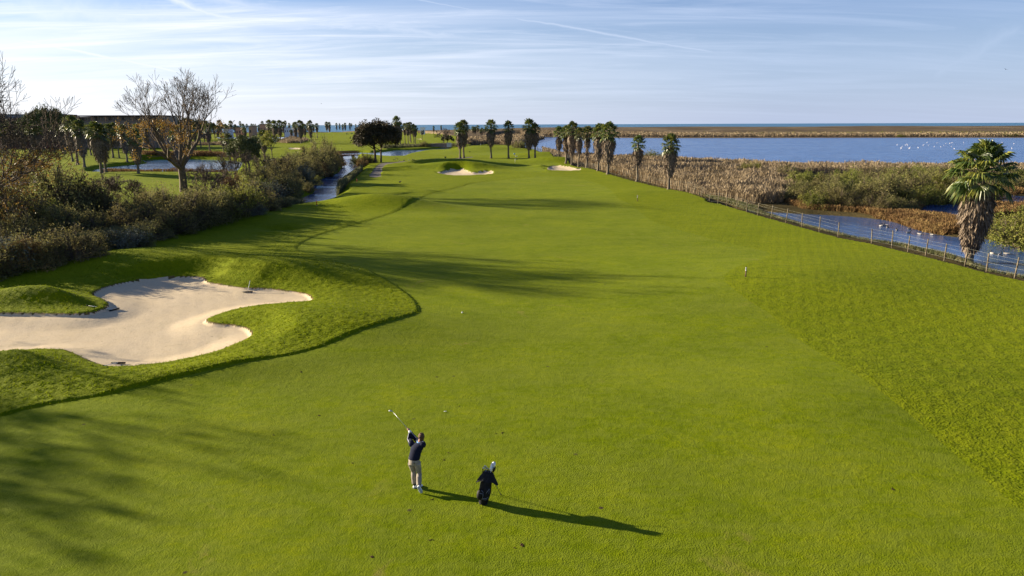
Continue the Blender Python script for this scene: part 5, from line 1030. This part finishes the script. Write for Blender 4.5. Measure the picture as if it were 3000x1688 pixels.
up = hb(-40, 138, 335.6, 344, M_BLUEW, 'upper_floor', -.35, 4); hb(225, 474, 338.5, 341.5, M_ROOFD, 'roof', -1.5, 12); hb(-165, 138.6, 334.2, 335.2, M_ROOFD, 'roof', -.6, 10)
for x0, x1 in ((-30,10),(15,50),(55,112),(115,137)): w1 = hb(x0, x1, 345, 349, M_GLASS, 'window', -.25, .4); hb((x0+x1)/2-.8, (x0+x1)/2+.8, 345, 349, M_ROOFD, 'window_frame', -.4, .3, w1)
for k in range(24): x0 = 236+k*9.7; w1 = hb(x0, x0+7.4, 344.5, 352.5, M_GLASS, 'window', .9, .4); hb(x0+3.3, x0+4.0, 344.5, 352.5, M_ORANGE, 'mullion', .6, .35, w1)
for k in range(7): hb(238+k*39, 240.2+k*39, 342, 356, M_ORANGE, 'column', -1.2, .5)
for x0, x1, y0 in ((143,150,332.5),(164,168,331.5),(176,188,333),(120,126,334)): hb(x0, x1, y0, 336, M_PALEG, 'roof_unit', .8, 1.5)
b = MB(); q_ = V(172, 336, HY); b.tube([(q_[0], HY+2, q_[2]-1), (q_[0], HY+2, q_[2]+1.6)], .18, 6); b.build('mast', M_ROOFD, t)
def house(x0, x1, y0, by, mat, lab, Yd, windows=2, roof=None):
    a_, b_ = V(x0, 380, Yd)[0], V(x1, 380, Yd)[0]; z1 = V(x0, y0, Yd)[2]; g = -.3; t = thing('house', lab, 'house', ((a_+b_)/2, Yd, g)); hw = (b_-a_)/2; hh = (z1-g)/2
    m_ = MB(); m_.box((0, 5, hh), (hw, 5, hh)); m_.build('wall', mat, t, False); m_ = MB(); m_.box((0, 5, 2*hh+.15), (hw+.3, 5.3, .15)); m_.build('roof', roof or M_CREAM, t, False)
    for k in range(windows):
        m_ = MB(); m_.box((-hw+(k+.5)*2*hw/windows, -.02, hh*1.3), (hw/windows*.35, .1, hh*.2)); m_.build('window', M_GLASS, t, False)
house(690,706,375,384,M_ORANGE,'low orange house among the far palms, leftmost of the ochre houses',520); house(728,738,370.5,385,M_ORANGE,'tall narrow orange house among the far palms',500,1); house(761,780,364.5,384,M_ORANGE,'highest orange house rising among the far palms',520,2)
house(833,864,375,382,M_PALEG,'long low white building behind the far palms',620,5); house(655,668,378,386,M_PALEG,'small white building behind the left palms',560,2)
t = None
def container(x0, x1, y0, mat, lab, Yd):
    a_, b_ = V(x0, 380, Yd)[0], V(x1, 380, Yd)[0]; z1 = V(x0, y0, Yd)[2]; g = hz((a_+b_)/2, Yd); t = thing('beach_hut', lab, 'hut', ((a_+b_)/2, Yd, g)); hw = (b_-a_)/2; hh = (z1-g)/2
    m_ = MB(); m_.box((0, 2, hh), (hw, 2, hh)); m_.build('wall', mat, t, False); m_ = MB(); m_.box((.6, 2, 2*hh+.1), (hw+.9, 2.3, .1)); m_.build('roof', M_PALEG, t, False); m_ = MB(); m_.box((hw*.5, -.03, hh*.7), (hw*.18, .06, hh*.6)); m_.build('door', M_ROOFD, t, False)
container(1231, 1244, 374, plain('hut_white', (.8, .8, .82), .6), 'white box-shaped hut against the sea behind the small palms', 760); container(1050, 1056, 372, plain('hut_blue', (.08, .10, .30), .6), 'small blue hut against the sea left of the dark tree', 800)
# golf buggies
def buggy(px, by, lab, s=1.0, col=None):
    p = GT(px, by); t = thing('golf_buggy', lab, 'golf cart', p, .2); t.scale = (s,)*3; m = col or M_WPAINT
    b = MB(); b.box((0, 0, .45), (1.15, .55, .16)); b.box((.85, 0, .68), (.28, .5, .14), taper=.75); b.build('body', m, t, False)
    b = MB(); b.box((-.25, 0, .72), (.25, .5, .10)); b.box((-.52, 0, .98), (.06, .5, .25)); b.build('seat', M_DARKGREY, t, False)
    b = MB(); b.box((0, 0, 1.85), (.85, .58, .045), taper=.95); b.build('roof', m, t, False)
    for x, y in ((.62, .5), (.62, -.5), (-.72, .5), (-.72, -.5)): b = MB(); b.tube([(x, y, .6), (x*.95, y, 1.82)], .025, 5); b.build('roof_post', M_BLACK, t)
    for x in (.75, -.72):
        for y in (-.52, .52): b = MB(); b.tube([(x, y-.09, .24), (x, y+.09, .24)], .24, 14); b.build('wheel', M_BLACK, t)
buggy(789, 495, 'white golf buggy beside the forked bare tree near the left pond', 1.15)
buggy(1017, 394, 'golf buggy on the far green, left one of two', 1.2, M_TEAL); buggy(1031, 393, 'golf buggy on the far green, right one of two', 1.2, M_TEAL)
# flags, tee posts
def flag(px, by, ty, lab, col):
    p = GT(px, by); hh = V(px, ty, p[1])[2]-p[2]; t = thing('flagstick', lab, 'flag', p); b = MB(); b.tube([(0, 0, 0), (0, 0, hh)], .03, 6); b.build('pole', M_WPAINT, t)
    b = MB(); b.loft([((.02+.12*k, .03*math.sin(k*1.4), hh*.9-.02*k), .012, .16*hh/2, (0, 1, 0), (0, 0, 1)) for k in range(6)], seg=8); b.build('pennant', col, t)
flag(1509, 477, 465, 'thin pale flagstick on the bunkered green', M_TEAL); flag(940, 390, 384, 'small white flag on the far green in the middle left', M_WPAINT); flag(1408, 428, 420, 'dark thin flagstick on the raised tee behind the green', M_BROWNP)
def sign(px, by, ty, lab, head, w=.28):
    p = GT(px, by); hh = V(px, ty, p[1])[2]-p[2]; t = thing('tee_post', lab, 'post', p); b = MB(); b.tube([(0, 0, -.1), (0, 0, hh*.7)], .05, 7); b.build('post', M_BROWNP, t); b = MB(); b.box((0, 0, hh*.8), (w, .12, hh*.2), .1, .85); b.build('head', head, t, False)
sign(1305, 469, 459, 'dark green litter-bin post beside the cart path', plain('bin_green', (.02, .05, .03), .5)); sign(1507, 458, 449, 'blue and white ball washer post near the middle palms', M_BLUESH, .25); sign(1513, 461, 457, 'small white and black box near the ball washer post', M_WPAINT, .4); sign(1376, 447, 444, 'small dark box on the tee behind the green', M_BLACK, .4)
sign(205, 487, 480, 'small reddish sign box on the left lawn behind the dark tamarisk', plain('sign_red', (.25, .08, .06), .7), .5)

# ---------------------------------------------------------------- birds
M_COOT = plain('coot_black', (.015, .015, .018), .6); M_DUCKG = plain('duck_grey', (.32, .30, .27), .7, var=.3, scale=12); M_GULL = plain('flamingo_white', (.85, .78, .76), .7)
def bird_mesh(kind):
    b = MB()
    if kind == 'coot':
        b.loft([((-.20, 0, .20), .02, .015, (0, 1, 0), (0, 0, 1)), ((-.12, 0, .19), .07, .06, (0, 1, 0), (0, 0, 1)), ((0, 0, .18), .095, .085, (0, 1, 0), (0, 0, 1)), ((.10, 0, .20), .07, .065, (0, 1, 0), (0, 0, 1)), ((.15, 0, .22), .03, .03, (0, 1, 0), (0, 0, 1))], seg=10)
        b.tube([(.12, 0, .22), (.16, 0, .30), (.18, 0, .33)], [.035, .026, .03], 8); b.ell((.19, 0, .335), (.042, .032, .034), 8, 6)
        for s in (-1, 1): b.tube([(0, .04*s, .12), (.01, .04*s, 0)], .012, 5)
        b.mi = 1; b.tube([(.22, 0, .335), (.28, 0, .325)], [.015, .004], 6); return b.mesh('coot', [M_COOT, M_WPAINT])
    if kind == 'duck':
        b.loft([((-.30, 0, .12), .015, .01, (0, 1, 0), (0, 0, 1)), ((-.2, 0, .08), .08, .05, (0, 1, 0), (0, 0, 1)), ((0, 0, .05), .12, .09, (0, 1, 0), (0, 0, 1)), ((.15, 0, .06), .09, .075, (0, 1, 0), (0, 0, 1)), ((.22, 0, .08), .03, .03, (0, 1, 0), (0, 0, 1))], seg=12)
        b.mi = 1; b.tube([(.17, 0, .1), (.21, 0, .2), (.22, 0, .24)], [.045, .032, .038], 8); b.ell((.24, 0, .25), (.055, .038, .042), 8, 6); b.tube([(.28, 0, .245), (.35, 0, .235)], [.018, .012], 6); return b.mesh('duck', [M_DUCKG, M_COOT])
    if kind == 'flamingo':
        b.loft([((-.35, 0, .95), .03, .03, (0, 1, 0), (0, 0, 1)), ((-.15, 0, 1.0), .15, .14, (0, 1, 0), (0, 0, 1)), ((.1, 0, 1.0), .17, .16, (0, 1, 0), (0, 0, 1)), ((.3, 0, 1.02), .05, .06, (0, 1, 0), (0, 0, 1))], seg=10)
        b.tube([(.25, 0, 1.02), (.42, 0, 1.1), (.38, 0, 1.3), (.45, 0, 1.42)], [.05, .035, .03, .04], 7); b.tube([(.44, 0, 1.43), (.56, 0, 1.36)], [.035, .01], 6)
        for s in (-1, 1): b.tube([(0, .05*s, .9), (.02, .05*s, .0)], .03, 5)
        return b.mesh('flamingo', M_GULL)
    b.loft([((-.25, 0, 0), .02, .01, (0, 1, 0), (0, 0, 1)), ((0, 0, 0), .07, .06, (0, 1, 0), (0, 0, 1)), ((.2, 0, .02), .04, .04, (0, 1, 0), (0, 0, 1)), ((.28, 0, .02), .01, .01, (0, 1, 0), (0, 0, 1))], seg=8)
    for s in (-1, 1): b.put([(-.08, .05*s, .02), (.10, .05*s, .02), (.12, .4*s, .16), (.0, .75*s, .10), (-.05, .4*s, .15)], [(0, 1, 2, 4)], [(4, 2, 3)])
    return b.mesh('flying_bird', M_COOT)
BM = {k: bird_mesh(k) for k in ('coot', 'duck', 'flamingo', 'fly')}
def birds(kind, name, cat, pts, lab, group, s=1.0, z=None, seed=1):
    rb = random.Random(seed)
    for i, (x, y) in enumerate(pts):
        p = GT(x, y) if z is None else G(x, y, z); o = link(name, BM[kind], None, tuple(p)); o.scale = (s,)*3; o.rotation_euler = (0, 0, rb.uniform(0, 6.28)); tag(o, lab[i] if isinstance(lab, list) else lab, cat, group)
birds('coot', 'coot', 'coot', [(1154,471),(1158,471),(1182,474),(1198,473),(1165,468),(1236,470),(1209,470),(1253,470),(1185,472),(1213,471),(1169,473),(1160,466)], 'black coot grazing on the grass between cart path and green pond', 'coots on the grass by the pond', 1.3)
birds('coot', 'coot', 'coot', [(1172,538)], 'lone black coot on the left rough below the cart path', None, 1.4)
birds('coot', 'coot', 'coot', [(1186,452),(1200,449),(1227,445),(1178,453),(1240,444),(1280,442),(1172,449)], 'black coot swimming on the green pond', 'coots on the green pond', 1.3, WL-.1)
birds('duck', 'duck', 'duck', [(2580,663),(2588,661),(2596,661),(2601,667),(2628,675),(2664,672),(2662,683),(2695,687),(2730,689),(2827,689)], [f'{ordw[i]} duck from the left on the marsh water beyond the fence posts' for i in range(10)], 'ducks on the marsh water', 1.0, WL, 3)
birds('duck', 'duck', 'duck', [(2906,744),(2929,748),(2949,745)], ['dark-headed duck swimming right of the near palm, first of three', 'brown duck in the middle of the three right of the near palm', 'pale-bodied duck, last of the three right of the near palm'], 'ducks right of the near palm', 1.05, WL, 4)
rf = random.Random(12); fl = [(rf.uniform(2625, 2860), rf.uniform(421, 441)) for _ in range(24)]+[(2931,438),(2964,439),(2905,424),(2970,425),(2936,422)]
birds('flamingo', 'flamingo', 'flamingo', fl, 'pale pinkish-white flamingo wading on the wide lagoon at the right', 'flamingos on the lagoon', .72, WL-.35)
for px, py, Yd, lab in [(941,304,300,'dark bird flying over the middle-left palms'),(2947,204,150,'dark bird flying high at the right of the sky')]:
    p = V(px, py, Yd); o = link('flying_bird', BM['fly'], None, tuple(p)); o.scale = (.8,)*3; o.rotation_euler = (.4, 0, .5); tag(o, lab, 'bird')
